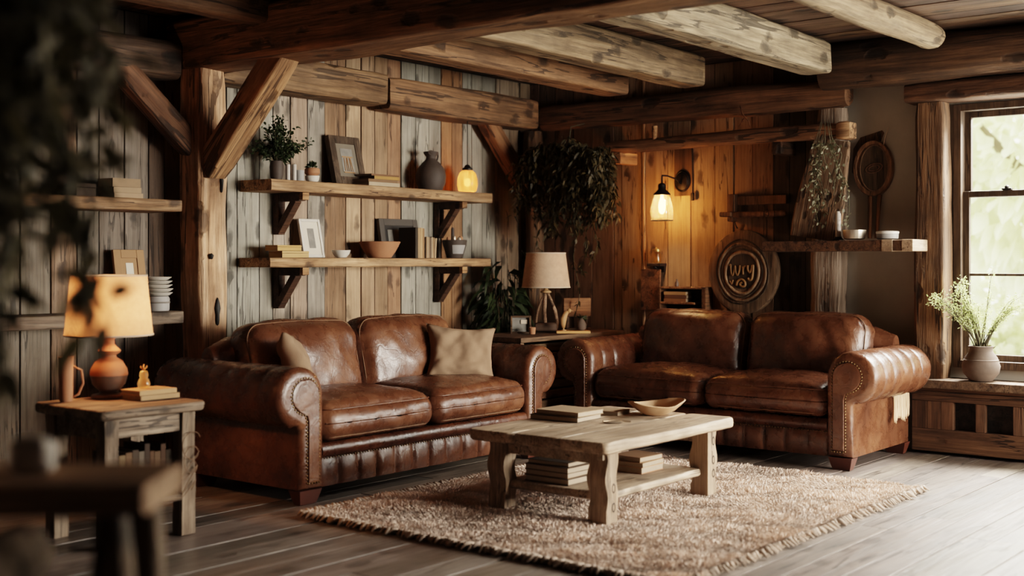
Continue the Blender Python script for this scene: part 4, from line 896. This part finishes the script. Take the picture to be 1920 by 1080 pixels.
p = thing('wooden_plaque', 'low wide brown wooden plaque on a stand at the back of the console', 'plaque', (7.74, 5.56, CZ), rot + .5); m = MB(); m.tone = (2.0, 1.5, 1.0, .2); m.bbox(-.125, .125, -.01, .012, .10, .245, .008); m.build('board', 'console', p, 40)
m = MB(); m.bbox(-.10, -.075, -.008, .01, 0, .10, .004); m.bbox(.075, .10, -.008, .01, 0, .10, .004); m.bbox(-.11, .11, -.03, .03, 0, .012, .003); m.build('stand', 'console', p, 40)

# ------------------------------------------------------------------ right wall pieces
# sconce
p = thing('wall_sconce', 'lit black iron sconce with glass shade on the warm board wall', 'lamp', (WR - .02, 4.78, 1.855))
m = MB(); m.tone = (.45, .36, .3, .2); m.bbox(-.008, .0, -.085, .075, -.11, .27, .003); m.build('mount_board', 'boardw', p, 40)
mt = Matrix.Translation((-.009, 0, 0)) @ Matrix.Rotation(-PI / 2, 4, 'Y'); m = MB(); m.lathe([(.078, 0), (.080, .006), (.070, .014), (.064, .012), (.056, .020), (1e-3, .022)], (0, 0, 0), 36, 1.05, .88, mt); m.build('backplate', 'iron', p, 45)
sxp, syp = -.215, .055
m = MB(); m.tube([(-.03, 0, -.02), (-.09, .012, .015), (-.16, .045, .035), (sxp, syp, .035), (sxp, syp, .03), (sxp, syp, -.03)], .0065, 8); m.build('arm', 'iron', p, 180)
m = MB(); m.lathe([(.010, -.02), (.026, -.028), (.030, -.040), (.030, -.070), (.062, -.102), (.064, -.112), (.056, -.110), (.02, -.075)], (sxp, syp, 0), 28); m.build('cap', 'iron', p, 45)
m = MB(); m.lathe([(.052, -.108), (.070, -.150), (.084, -.205), (.086, -.245), (.080, -.300), (.078, -.300), (.083, -.245), (.081, -.205), (.067, -.150), (.050, -.110)], (sxp, syp, 0), 56, rib=.01, nr=14); gs = m.build('glass_shade', 'sconce_glass', p, 180)
m = MB(); m.loop([(sxp + .081 * math.cos(2 * PI * k / 40), syp + .081 * math.sin(2 * PI * k / 40), -.301) for k in range(40)], .003); m.build('rim', 'iron', gs, 180)
m = MB(); m.lathe([(.010, -.10), (.012, -.13), (.022, -.165), (.027, -.20), (.022, -.235), (.010, -.25), (1e-3, -.253)], (sxp, syp, 0), 18); m.build('bulb', 'bulb', p, 180)
m = MB(); m.tube([(-.02, -.088, .27), (-.02, -.09, .08), (-.022, -.093, -.09)], .003, 6); cd = m.build('cord', 'cord', p, 180); m = MB(); m.bbox(-.032, -.012, -.106, -.080, -.15, -.09, .006); m.build('switch', 'iron', cd, 40)
# little jar on a bracket
p = thing('jar_bracket', 'small dark wall bracket below the sconce holding a jar', 'bracket', (WR - .02, 4.985, 1.235)); m = MB(); m.tone = (.35, .3, .28, .2); m.bbox(-.10, 0, -.06, .06, -.022, 0, .004); m.bbox(-.02, 0, -.05, .05, -.07, -.022, .004); m.build('shelf_board', 'console', p, 40)
m = MB(); m.tube([(-.08, 0, -.024), (-.012, 0, -.065)], .006, 6); m.build('strut', 'iron', p, 180)
p = thing('glass_jar', 'little glass jar with a lid on the small wall bracket', 'jar', (WR - .072, 4.985, 1.2355)); m = MB(); m.lathe([(.03, 0), (.036, .006), (.037, .07), (.030, .088), (.028, .086), (.034, .07), (.033, .009), (1e-3, .005)], (0, 0, 0), 26); m.build('jar', 'amber', p, 50); m = MB(); m.lathe([(.031, .088), (.033, .09), (.033, .106), (.012, .110), (.008, .118), (1e-3, .119)], (0, 0, 0), 22); m.build('lid', 'brass', p, 45); m = MB(); m.lathe([(.022, .010), (.022, .045), (1e-3, .046)], (0, 0, 0), 16); m.build('candle', 'wax', p, 45)
# shelving niche above the right sofa back
p = thing('niche_shelf', 'small wooden shelf unit on the wall left of the round sign', 'shelf', (WR - .022, 0, 0)); m = MB(); m.tone = (1.3, 1.0, .8, .3); m.bbox(-.09, -.07, 4.93, 5.10, .88, 1.19, .003); m.build('side_panel', 'shelfd', p, 40)
for z, b0, b1, k in ((1.06, 4.56, 4.915, 2.6), (.945, 4.62, 4.915, 2.4)): m = MB(); m.tone = (k, k * .85, k * .7, R.random()); m.bbox(-.11, 0, b0, b1, z - .016, z, .003); m.build('shelf_board', 'shelfd', p, 40)
m = MB(); m.tone = (1.5, 1.2, .9, .3); m.bbox(-.11, 0, 4.915, 4.929, .88, 1.06, .002); m.bbox(-.11, 0, 4.525, 4.558, .88, 1.06, .002); m.bbox(-.11, 0, 4.56, 4.915, .88, .89, .002); m.build('upright', 'shelfd', p, 40)
m = MB(); m.tone = (.15, .13, .12, .3); m.box(-.006, 0, 4.56, 4.915, .89, 1.043); m.build('back_panel', 'shelfd', p)
g = 'books in the niche shelf'
for k, (z, b, lab, c) in enumerate([(.9455, 4.885, 'flat tan book lower in the niche shelf pile', (.35, .20, .11)), (.9715, 4.88, 'flat brown book in the middle of the niche shelf', (.18, .10, .06)), (.9975, 4.885, 'flat cream book on top in the niche shelf', (.62, .46, .28))]): book(lab, (WR - .125, b, z), -PI / 2, .19, .085, .025, c, g)
lathe_obj('tiny_bottle', 'tiny dark bottle standing on top of the niche shelf', 'bottle', [(.014, 0), (.015, .004), (.015, .03), (.006, .042), (.006, .055), (1e-3, .056)], (WR - .08, 4.80, 1.0605), 'terrad', 16)
# round carved sign
p = thing('round_wooden_sign', 'large round carved wooden sign with looping letters above the right sofa', 'sign', (7.955, 4.242, 1.173))
def W(y, z, d=0): return (-d, -y, z)   # local: y to the right as seen in the room, d proud of the wall
m = MB(); rings = []
for r, d in ((.283, -.06), (.295, -.05), (.295, -.008), (.287, .0), (.25, .004), (1e-3, .004)): rings.append([W(r * math.cos(a) * (.95 + .01 * math.sin(3 * a)), r * math.sin(a) * 1.03, d) for a in [2 * PI * k / 64 for k in range(64)]])
m.ring(rings); m.build('disc', 'carve', p, 40)
for rr, e, mm, tn in ((.232, .006, 'carved', 1.3), (.205, .010, 'carve', 1.2), (.176, .006, 'carved', 1.2), (.150, .012, 'carve', 1.5)):
    m = MB(); m.tone = (tn, tn, tn, rr); m.loop([W((rr + .006 * math.sin(2 * a + rr * 40)) * math.cos(a) * .9, (rr + .006 * math.cos(3 * a + rr * 30)) * math.sin(a) - .002, .004) for a in [2 * PI * k / 56 for k in range(56)]], e, 8); m.build('carved_ring', mm, p, 180)
m = MB(); m.ring([[W(.122 * math.cos(a), .13 * math.sin(a) + .005, d) for a in [2 * PI * k / 40 for k in range(40)]] for d in (.003, .007)]); ce = m.build('center_field', 'carved', p, 40)
def stroke(pts, r): m.tube([W(a * .115, b * .115, .010) for a, b in pts], r, 8)
m = MB(); m.tone = (.55, .48, .38, .3)
def sm(pts, k=5):
    out = []; P = [pts[0]] + pts + [pts[-1]]
    for i in range(1, len(P) - 2):
        for j in range(k):
            t = j / k; out.append(tuple(.5 * (2 * P[i][q] + (P[i + 1][q] - P[i - 1][q]) * t + (2 * P[i - 1][q] - 5 * P[i][q] + 4 * P[i + 1][q] - P[i + 2][q]) * t * t + (3 * P[i][q] - P[i - 1][q] - 3 * P[i + 1][q] + P[i + 2][q]) * t ** 3) for q in (0, 1)))
    return out + [pts[-1]]
stroke(sm([(-.88, .40), (-.78, .45), (-.76, .1), (-.66, -.22), (-.54, .0), (-.46, .38), (-.42, .0), (-.30, -.2), (-.16, .1), (-.12, .42)]), .0065)      # w
stroke(sm([(.08, .34), (.10, -.16)]), .0065); stroke(sm([(.09, .12), (.16, .32), (.28, .36)]), .006)                       # r
stroke(sm([(.42, .42), (.44, .12), (.56, -.02), (.68, .14), (.74, .42)]), .0085); stroke(sm([(.80, .46), (.78, .0), (.70, -.42), (.52, -.50), (.46, -.36)]), .0085)     # y
stroke(sm([(-.36, -.86), (-.28, -.58), (-.02, -.46), (.20, -.60), (.24, -.82), (.08, -.92), (-.10, -.84), (-.08, -.70), (.06, -.66)]), .0085)            # loop below
stroke(sm([(-.84, -.55), (-.70, -.75), (-.62, -.5)]), .006)
m.build('lettering', 'tan', ce, 180)
# mallet-like wooden hanging rack
p = thing('peg_rack', 'wooden wall rack with a bar and end block above the round sign', 'rack', (WR - .022, 4.17, 1.64))
m = MB(); m.tone = (1.5, 1.25, 1.0, .2); m.bbox(-.025, 0, -.25, .14, .02, .085, .006); m.build('back_board', 'carve', p, 40)
m = MB(); m.tone = (1.3, 1.05, .85, .2); m.tube([(-.05, .17, -.05), (-.05, -.24, -.05), (-.05, -.262, -.05)], [.022, .022, .012], 12); m.build('bar', 'carve', p, 40)
m = MB(); m.tone = (1.0, .82, .7, .2); m.bbox(-.075, 0, .14, .20, -.03, .10, .008); m.bbox(-.10, -.03, .155, .25, -.065, -.03, .01); m.bbox(-.085, 0, .15, .19, -.10, -.065, .008); m.build('end_block', 'carve', p, 40)
m = MB(); m.tube([(-.03, .16, -.09), (-.025, .15, -.13), (-.02, .14, -.15)], .004, 6); m.build('hanging_cord', 'cord', p, 180)
# right shelf
p = thing('log_shelf', 'dark plank shelf fixed across the front of the tree trunk', 'shelf', (7.60, 2.858, 1.317)); m = MB(); m.tone = (1.1, .95, .85, .3); m.bbox(0, .255, 0, 1.05, 0, .07, .008, jit=.004); m.build('shelf_board', 'shelfd', p, 40)
for b in (-.004, .128): m = MB(); m.tone = (1.0, .92, .84, b); m.bbox(-.004, .258, b, b + .075, -.003, .073, .006); m.build('sun_patch_band', 'table', p, 40)  # pale bands added as sun patches on the shelf's right end
SZ = 1.3935
lathe_obj('metal_bowl', 'small hammered silver bowl on the shelf beside the trunk', 'bowl', [(.055, 0), (.066, .006), (.073, .035), (.074, .062), (.071, .063), (.069, .036), (.06, .010), (1e-3, .008)], (7.68, 3.275, SZ), 'metal', 48, rib=.012, nr=16)
p = thing('stoneware_dish', 'pale grey lidded dish at the right end of the trunk shelf', 'dish', (7.70, 3.06, SZ)); m = MB(); m.lathe([(.06, 0), (.068, .004), (.070, .034), (1e-3, .034)], (0, 0, 0), 36); m.build('body', 'grey', p, 45); m = MB(); m.lathe([(.072, .035), (.073, .048), (.066, .053), (1e-3, .054)], (0, 0, 0), 36); m.build('lid', 'white', p, 45)
c = thing('pillar_candle', 'tall white candle standing against the right side of the trunk', 'candle', (7.72, 3.405, SZ)); m = MB(); m.lathe([(.017, .012), (.018, .02), (.018, .185), (.015, .19), (1e-3, .187)], (0, 0, 0), 18); m.build('wax', 'wax', c, 45); m = MB(); m.lathe([(.035, 0), (.037, .004), (.024, .012), (.024, .02), (1e-3, .02)], (0, 0, 0), 20); m.build('holder', 'iron', c, 45); m = MB(); m.tube([(0, 0, .186), (.001, 0, .198)], .0012, 5); m.build('wick', 'cord', c)
# bark slab and ivy
m, mw = hewn((7.775, 3.60, SZ + .01), (7.825, 3.50, 2.07), .36, .07, up=(-1, 0, 0), cr=.3, jit=.035, seed=70, taper=.72); m.t = [(1.6, 1.4, 1.2, .2)] * len(m.f); o = m.build('bark_slab', 'bark', None, 50, mw); tag(o, 'broad slab of dark bark standing on the trunk shelf behind the ivy', 'bark slab')
p = thing('hanging_ivy', 'silvery ivy trailing from the log rail over the bark slab', 'plant', (7.72, 3.50, 2.10)); R.seed(61); pts = []; dirs = []; sm_ = MB()
for k in range(9):
    L = rnd(.25, .72); x = rnd(-.03, .02); y = rnd(-.14, .13); q = [Vector((x, y * .25, .085 if k < 5 else 0)), Vector((-.02 + x, y * .55, -.06))]
    n = int(L / .05)
    for i in range(n): t = i / n; q.append(Vector((-.005 + x - .02 * math.sin(t * 6 + k) + .02, y * (.55 + .6 * t) + .028 * math.sin(t * 5 + k), -.08 - L * t)))
    sm_.tube(q, .0028, 5)
    for a, b in zip(q[1:], q[2:]):
        for _ in range(4): s = a.lerp(b, rnd(0, 1)); pts.append(s + Vector((rnd(-.035, -.005), rnd(-.025, .025), rnd(-.02, .02)))); dirs.append((-.5, rnd(-.7, .7), -.35))
sm_.build('stem', 'stem', p, 180); leaf_mesh('foliage', pts, dirs, .026, .020, 'lf_ivy', p, 12, .3, .5)
# carved oval paddle
p = thing('carved_paddle', 'hanging oval wooden paddle with a carved eye shape on the plaster wall', 'paddle', (WR - .03, 3.285, 1.882))
m = MB(); m.tone = (1.3, 1.1, .95, .2); rings = []
for k, d in ((1.0, -.028), (1.03, -.02), (1.03, .010), (1.0, .018), (.86, .020), (.80, .012)): rings.append([W(.135 * k * math.cos(a), .185 * k * math.sin(a), d) for a in [2 * PI * j / 48 for j in range(48)]])
m.ring(rings); m.build('board', 'carve', p, 40)
m = MB(); m.tone = (1.6, 1.6, 1.5, .2); m.ring([[W(.098 * math.cos(a) + .012, .155 * math.sin(a), d) for a in [2 * PI * j / 40 for j in range(40)]] for d in (.011, .017)]); fld = m.build('inner_field', 'carved', p, 40)
m = MB(); m.tone = (1.0, .9, .8, .2); m.loop([W(.10 * math.cos(a) + .012, .157 * math.sin(a), .018) for a in [2 * PI * j / 44 for j in range(44)]], .006, 7); m.build('inner_rim', 'carve', p, 180)
m = MB(); m.tone = (1.5, 1.3, 1.2, .2)
for k in (1.0, .62): m.loop([W((.058 * math.cos(a)) * k + .012, (.030 * math.sin(a) + .010 * math.cos(a)) * k, .019) for a in [2 * PI * j / 30 for j in range(30)]], .004, 6)
m.build('carved_eye', 'carve', fld, 180)
for y, yt in ((-.02, -.026), (.045, .02)): m = MB(); m.tone = (1.3, 1.0, .8, .2); m.tube([W(y, -.18, 0), W((y + yt) / 2, -.32, 0), W(yt, -.475, 0)], [.016, .014, .013], 10); m.build('handle', 'carve', p, 180)
m = MB(); m.tube([W(.075, .15, .01), W(.085, .20, .015), W(.11, .27, .01)], .003, 6); m.build('cord', 'cloth', p, 180)
m = MB(); m.tone = (.8, .7, .6, .3); m.ring([[W(a, b, d) for a, b in ((-.13, -.02), (-.10, -.06), (.0, .0), (.10, .235), (.085, .255), (-.07, .215), (-.12, .14))] for d in (-.029, -.045)]); o = m.build('curved_board', 'carve', None, 40); o.location = (WR + .02, 3.32, 1.885); o.location.x = WR - .03; tag(o, 'darker curved board hanging behind the carved oval paddle', 'board')

# throw over the arm end
p = thing('fringed_throw', 'scrap of cream cloth with tassels hanging under the right arm roll', 'throw', (7.60, 2.940, 0))
m = MB(); n = 14; rings = []
for i in range(n + 1):
    x = -.13 + .26 * i / n; rings.append([(x, -.012 - .006 * math.sin(i * 1.7), .47), (x, -.014 - .008 * math.sin(i * 1.9), .43), (x, -.006 - .006 * math.sin(i * 1.9), .40 + .01 * math.sin(i)), (x, .001, .40), (x, .002, .47)])
m.ring(rings); m.tone = (1.2, 1.2, 1.2, .2); m.build('cloth', 'white', p, 60)
for k in range(14):
    x = -.12 + .24 * k / 13; m = MB(); m.tone = (1.0, .8, .62, R.random()); zz = .245 + rnd(-.015, .02); m.tube([(x, -.010, .41), (x + rnd(-.006, .006), -.011, .33), (x + rnd(-.008, .008), -.010, zz + .02), (x + rnd(-.01, .01), -.012, zz)], [.006, .006, .0075, .004], 6); m.build('tassel', 'cloth', p, 180)

# ------------------------------------------------------------------ plants by the corner
p = thing('hanging_plant', 'large drooping plant hanging high in the dark corner', 'plant', (7.60, 5.56, 2.19)); R.seed(71); pts = []; dirs = []; st2 = MB()
for k in range(120):
    y = rnd(-.41, .42); x = rnd(-.13, .12); L = rnd(.05, .62) * (1 - .4 * abs(y) / .45) + .12; z0 = -rnd(0, .12) - .12 * abs(y); q = []
    n = max(3, int(L / .06))
    for i in range(n + 1): t = i / n; q.append(Vector((x + rnd(-.015, .015) - .03 * t, y * (.85 + .25 * t) + rnd(-.02, .02), z0 - L * t + .04 * math.sin(t * 3))))
    st2.tube(q, .0022, 4)
    for a, b in zip(q, q[1:]):
        for _ in range(11): pts.append(a.lerp(b, rnd(0, 1)) + Vector((rnd(-.035, .035), rnd(-.035, .035), rnd(-.02, .02)))); dirs.append((rnd(-.8, .5), rnd(-.8, .8), -.7))
for k in range(4):
    y = (-.05, -.22, -.13, .3)[k]; Lx = (1.34, .95, 1.05, .85)[k]; q = [Vector((.06 + .02 * math.sin(i * .7 + k), y + .02 * math.sin(i * .9 + k), -.3 - (Lx - .3) * i / 14)) for i in range(15)]; st2.tube(q, .003, 5)
    for a, b in zip(q, q[1:]):
        for _ in range(3): pts.append(a.lerp(b, rnd(0, 1))); dirs.append((-.3, rnd(-.6, .6), -.8))
st2.tube([(.02, 0, -.1), (.06, 0, .10), (.24, 0, .14)], .004, 6); st2.build('stem', 'stem', p, 180); leaf_mesh('foliage', pts, dirs, .052, .020, 'lf_olive', p, 15, .35, .45)
p = thing('floor_plant', 'tall dark broad-leaved plant standing behind the left sofa end', 'plant', (7.38, 6.0, 0)); m = MB(); m.lathe([(.09, 0), (.11, .02), (.13, .22), (.135, .26), (.12, .262), (.115, .23), (1e-3, .22)], (0, 0, 0), 32); m.build('pot', 'jug', p, 45)
R.seed(81); pts = []; dirs = []; st3 = MB()
for k in range(42):
    a = rnd(0, 2 * PI); H = rnd(.55, 1.40); rr = rnd(.06, .2); e = Vector((rr * math.cos(a), rr * math.sin(a) * .8, H)); q0 = Vector((rnd(-.04, .04), rnd(-.04, .04), .22)); st3.tube([q0, q0.lerp(e, .6) + Vector((0, 0, .06)), e], [.006, .004, .002], 5)
    for _ in range(8): t = rnd(.45, 1.0); b = q0.lerp(e, t); pts.append(b); dirs.append((math.cos(a) * .9 + rnd(-.4, .4), math.sin(a) * .7 + rnd(-.4, .2), rnd(-.5, .3)))
st3.build('stem', 'stem', p, 180); leaf_mesh('foliage', pts, dirs, .17, .048, 'lf_dark', p, 18, .55, .25)
# twig hanging on the wall log
m = MB(); m.tone = (1, .6, .4, 0); m.tube([(7.84, 4.20, 2.36), (7.82, 4.17, 2.30), (7.83, 4.13, 2.25), (7.82, 4.11, 2.20)], [.004, .006, .004, .002], 6); m.tube([(7.83, 4.16, 2.27), (7.82, 4.20, 2.21)], [.004, .002], 5); tag(m.build('dry_twig', 'beam', smooth=180), 'dry forked twig dangling from the wall log above the rail', 'twig')

# ------------------------------------------------------------------ window plant
p = thing('clay_pot_plant', 'feathery green plant in a squat clay pot on the window sill', 'plant', (7.90, 2.53, .4935))
m = MB(); m.lathe([(.062, 0), (.070, .004), (.108, .05), (.116, .095), (.098, .150), (.072, .185), (.070, .205), (.076, .22), (.066, .222), (.060, .19), (1e-3, .185)], (0, 0, 0), 40); m.build('pot', 'clay', p, 50)
m = MB(); m.lathe([(.1035, .128), (.107, .133), (.1015, .139)], (0, 0, 0), 40); m.build('pot_band', 'clay', p, 50)
R.seed(91); pts = []; dirs = []; s5 = MB()
rt = Matrix.Rotation(VIEW, 3, 'Z')
for k in range(34):
    tx = rnd(-.34, .28) if k > 4 else (-.36, -.30, .27, .22, -.20)[k]; tz = (.30 + rnd(-.08, .25) * (1 - abs(tx) / .4)) if tx < .1 else (.22 + rnd(-.06, .12)); e = rt @ Vector((tx, rnd(-.09, .06), 0)); e.z = .2 + tz; e.x = min(e.x, .11)
    q0 = Vector((rnd(-.02, .02), rnd(-.02, .02), .185)); mid = q0.lerp(e, .5) + Vector((0, 0, .06)); q = [q0, q0.lerp(mid, .5) + Vector((0, 0, .02)), mid, mid.lerp(e, .5) + Vector((0, 0, .02)), e]; s5.tube(q, [.0035, .003, .0025, .002, .001], 5)
    for a, b in zip(q[1:], q[2:]):
        for _ in range(24): t = rnd(0, 1); c = a.lerp(b, t) + Vector((rnd(-.022, .022), rnd(-.022, .022), rnd(-.018, .022))); c.x = min(c.x, .125); pts.append(c); dirs.append((rnd(-.6, .3), rnd(-.7, .7), .35))
s5.build('stem', 'stem', p, 180); leaf_mesh('foliage', pts, dirs, .021, .007, 'frond', p, 22, .1, .5)
m = MB(); mt_ = []; leaf_mesh('moss', [(rnd(-.045, .045), rnd(-.045, .045), .19) for _ in range(160)], [(0, 0, 1)] * 160, .045, .008, 'lf_olive', p, 25, .0, .35)

# ------------------------------------------------------------------ near foreground, left
fx, fy = 1.185, 1.715; ang = math.atan2(.7801, -.6257)
p = thing('rustic_bench', 'dark rough plank bench very near at the lower left, out of focus', 'bench', (fx, fy, 0), ang)
m, mw = hewn((0, -.10, .861), (1.3, -.10, .861), .26, .052, cr=.35, jit=.012, seed=80); m.t = [(2.6, 2.2, 1.9, .4)] * len(m.f); m.build('seat_plank', 'side', p, 40, mw)
for lx in (.06, .9):
    for ly in (-.195, -.015):
        m, mw = hewn((lx, ly, 0), (lx, ly, .834), .062, .062, up=(0, 1, 0), cr=.3, jit=.01, seed=81 + lx); m.t = [(.8, .7, .6, .4)] * len(m.f); m.build('leg', 'side', p, 40, mw)
m = MB(); m.tone = (.5, .45, .4, .2); m.bbox(.095, .865, -.23, .02, .40, .43, .006); m.build('lower_board', 'side', p, 40)
R.seed(95); g = 'firewood logs under the near bench'; k = 0
for row, (z, xs) in enumerate([(.492, (.16, .29, .42, .55, .68, .80)), (.605, (.225, .355, .485, .615)), (.718, (.29, .42, .55))]):
    for i, lx in enumerate(xs):
        rr = .055; lg = thing('firewood_log', 'cut firewood log under the near bench, %s row, %s from the right' % (('bottom', 'middle', 'top')[row], ('first', 'second', 'third', 'fourth', 'fifth', 'sixth')[i]), 'log', (0, 0, 0), 0, g)
        mt = Matrix.Translation((fx, fy, 0)) @ Matrix.Rotation(ang, 4, 'Z'); lg.matrix_world = mt @ Matrix.Translation((lx, 0, z))
        m = MB(); rings = []
        for y in (-.225, -.15, -.07, .018): rings.append([(rr * (1 + .08 * noise.noise(Vector((math.cos(a) * 2, y * 6, k)))) * math.cos(a), y, rr * (1 + .08 * noise.noise(Vector((math.sin(a) * 2, y * 6, k)))) * math.sin(a)) for a in [2 * PI * j / 18 for j in range(18)]])
        m.ring(rings); m.build('bark', 'bark', lg, 50)
        m = MB(); tn = rnd(.45, 1.0); m.tone = (tn, tn * .85, tn * .75, R.random()); m.ring([[(rr * .9 * math.cos(a), y, rr * .9 * math.sin(a)) for a in [2 * PI * j / 18 for j in range(18)]] for y in (.017, .0215)]); m.build('cut_face', 'tan', lg, 40); m2 = MB(); m2.tone = m.tone; m = m2; m.ring([[(rr * .9 * math.cos(a), y, rr * .9 * math.sin(a)) for a in [2 * PI * j / 18 for j in range(18)]] for y in (-.2295, -.224)]); m.build('cut_face', 'tan', lg, 40); k += 1
for i, (lx, ly, r, lab) in enumerate([(.225, -.10, .036, 'pale oval stone on the near bench, below the leaves')]):
    m = MB(); vs, fs = rounded_box(2 * r, 1.5 * r, 1.7 * r, .55 * r, 10, lambda Q, q: Q * (1 + .12 * noise.noise(Vector(q) * 1.3 + Vector((i, 0, 0))))); mt = Matrix.Translation((fx, fy, .888 + .82 * r)) @ Matrix.Rotation(ang, 4, 'Z'); m.add([mt @ (q + Vector((lx, ly, 0))) for q in vs], fs); tag(m.build('stone', 'stone', smooth=180), lab, 'stone')
p = thing('leafy_hanging_vine', 'large out-of-focus leafy plant hanging down the left edge', 'plant', (1.06, 1.74, 2.70)); R.seed(99); pts = []; dirs = []; s6 = MB(); lv = Vector((-.6257, .7801, 0)); fv = Vector((.7801, .6257, 0))
for k in range(84):
    u = rnd(-.05, .50); v = rnd(-.12, .22); L = rnd(1.0, 1.66) if u > .06 else rnd(.5, 1.15); q = []
    u0 = u * 1.0; n = 14
    for i in range(n + 1): t = i / n; uu = u0 - .05 * math.sin(t * 4 + k) + (-.03 * t); q.append(lv * uu + fv * (v + .03 * math.sin(t * 5 + k)) + Vector((0, 0, -.02 - L * t)))
    s6.tube(q, .004, 5)
    for a, b in zip(q, q[1:]):
        for _ in range(8): pts.append(a.lerp(b, rnd(0, 1)) + Vector((rnd(-.03, .03), rnd(-.03, .03), 0))); dirs.append((rnd(-.8, .8), rnd(-.8, .8), -.4))
s6.build('stem', 'stem', p, 180); leaf_mesh('foliage', pts, dirs, .075, .030, 'lf_fg', p, 30, .3, .5)

# ------------------------------------------------------------------ garden outside
gd = MB(); gd.box(WR + .4, 70, -60, 60, -.5, -.35); gr = gd.build('garden_lawn', 'grass'); struct(gr); gr.name = 'ground'
g = 'trees beyond the window'
R.seed(111)
def tree(label, x, y, h, cr, n, seed, tr=.16):
    o = thing('garden_tree', label, 'tree', (x, y, -.35), 0, g); m = MB(); m.tube([(0, 0, 0), (.05, .03, h * .35), (-.04, 0, h * .7)], [tr, tr * .8, tr * .4], 10)
    for k in range(6): a = k * 1.05; m.tube([(0, 0, h * (.3 + .05 * k)), (math.cos(a) * cr * .7, math.sin(a) * cr * .7, h * (.5 + .06 * k))], [tr * .35, tr * .1], 6)
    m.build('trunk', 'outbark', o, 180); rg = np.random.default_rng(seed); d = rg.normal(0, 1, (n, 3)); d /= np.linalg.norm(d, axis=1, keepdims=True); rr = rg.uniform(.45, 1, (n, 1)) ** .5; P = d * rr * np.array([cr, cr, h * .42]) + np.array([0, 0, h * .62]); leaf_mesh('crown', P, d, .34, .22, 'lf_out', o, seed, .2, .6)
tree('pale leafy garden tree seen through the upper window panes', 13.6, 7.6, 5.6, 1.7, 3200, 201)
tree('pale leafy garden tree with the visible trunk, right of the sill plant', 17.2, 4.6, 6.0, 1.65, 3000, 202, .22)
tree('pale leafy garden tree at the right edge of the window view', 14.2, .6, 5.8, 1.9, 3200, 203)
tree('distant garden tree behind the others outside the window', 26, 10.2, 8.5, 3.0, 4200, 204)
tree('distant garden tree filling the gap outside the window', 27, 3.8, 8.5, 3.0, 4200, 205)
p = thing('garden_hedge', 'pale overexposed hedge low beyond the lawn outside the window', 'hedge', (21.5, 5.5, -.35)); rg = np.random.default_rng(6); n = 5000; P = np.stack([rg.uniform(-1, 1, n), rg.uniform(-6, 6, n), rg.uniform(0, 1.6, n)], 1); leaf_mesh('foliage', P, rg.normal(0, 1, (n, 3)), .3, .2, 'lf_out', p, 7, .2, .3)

# ------------------------------------------------------------------ light
w = bpy.data.worlds.new('sky'); sc.world = w; w.use_nodes = True; nt = w.node_tree; nt.nodes.clear()
bg = nt.nodes.new('ShaderNodeBackground'); bg.inputs[0].default_value = (1.0, .97, .90, 1); bg.inputs[1].default_value = 9.0; ow = nt.nodes.new('ShaderNodeOutputWorld'); nt.links.new(bg.outputs[0], ow.inputs[0])
def area(name, loc, target, sx, sy, power, color):
    l = bpy.data.lights.new(name, 'AREA'); l.shape = 'RECTANGLE'; l.size = sx; l.size_y = sy; l.energy = power; l.color = color; o = bpy.data.objects.new(name, l); COL.objects.link(o); o.location = loc
    o.rotation_euler = (Vector(target) - Vector(loc)).to_track_quat('-Z', 'Y').to_euler(); return o
def point(name, loc, power, color, r=.03):
    l = bpy.data.lights.new(name, 'POINT'); l.energy = power; l.color = color; l.shadow_soft_size = r; o = bpy.data.objects.new(name, l); COL.objects.link(o); o.location = loc; return o
area('daylight_front_window', (6.75, -2.3, 1.3), (5.9, 4, .15), 2.4, 1.4, 285, (1.0, .885, .80)).data.spread = math.radians(95)
area('daylight_side_window', (8.45, -.3, 1.5), (5.0, 2.2, .3), 1.4, 1.6, 270, (1.0, .90, .83))
area('daylight_main_window', (9.6, 2.0, 3.4), (6.8, 2.6, .2), 2.4, 1.6, 3000, (1.0, .92, .86))
WARM = (1.0, .56, .29)
point('lamp_light', (3.29, 5.06, 1.03), 34, (1.0, .48, .22), .04)
point('sconce_light', (WR - .235, 4.835, 1.655), 135, WARM, .03)
point('lantern_light', (7.01, 6.055, US + .08), 15, (1.0, .45, .18), .03)

# ------------------------------------------------------------------ camera
cam = bpy.data.cameras.new('camera'); co = bpy.data.objects.new('camera', cam); COL.objects.link(co); sc.camera = co
co.location = (0, 0, 1.25); co.rotation_euler = (PI / 2, 0, VIEW)
cam.sensor_width = 36; cam.lens = 2294 / 1920 * 36; cam.shift_y = -50 / 1920; cam.clip_end = 200; cam.clip_start = .05
cam.dof.use_dof = True; cam.dof.focus_distance = 7.6; cam.dof.aperture_fstop = 1.3
sc.view_settings.view_transform = 'Filmic'; sc.view_settings.look = 'Medium High Contrast'; sc.view_settings.exposure = -0.05
sc.cycles.use_denoising = True; sc.cycles.max_bounces = 8; sc.cycles.transparent_max_bounces = 12; sc.cycles.caustics_reflective = False; sc.cycles.caustics_refractive = False; sc.cycles.sample_clamp_indirect = 4.0
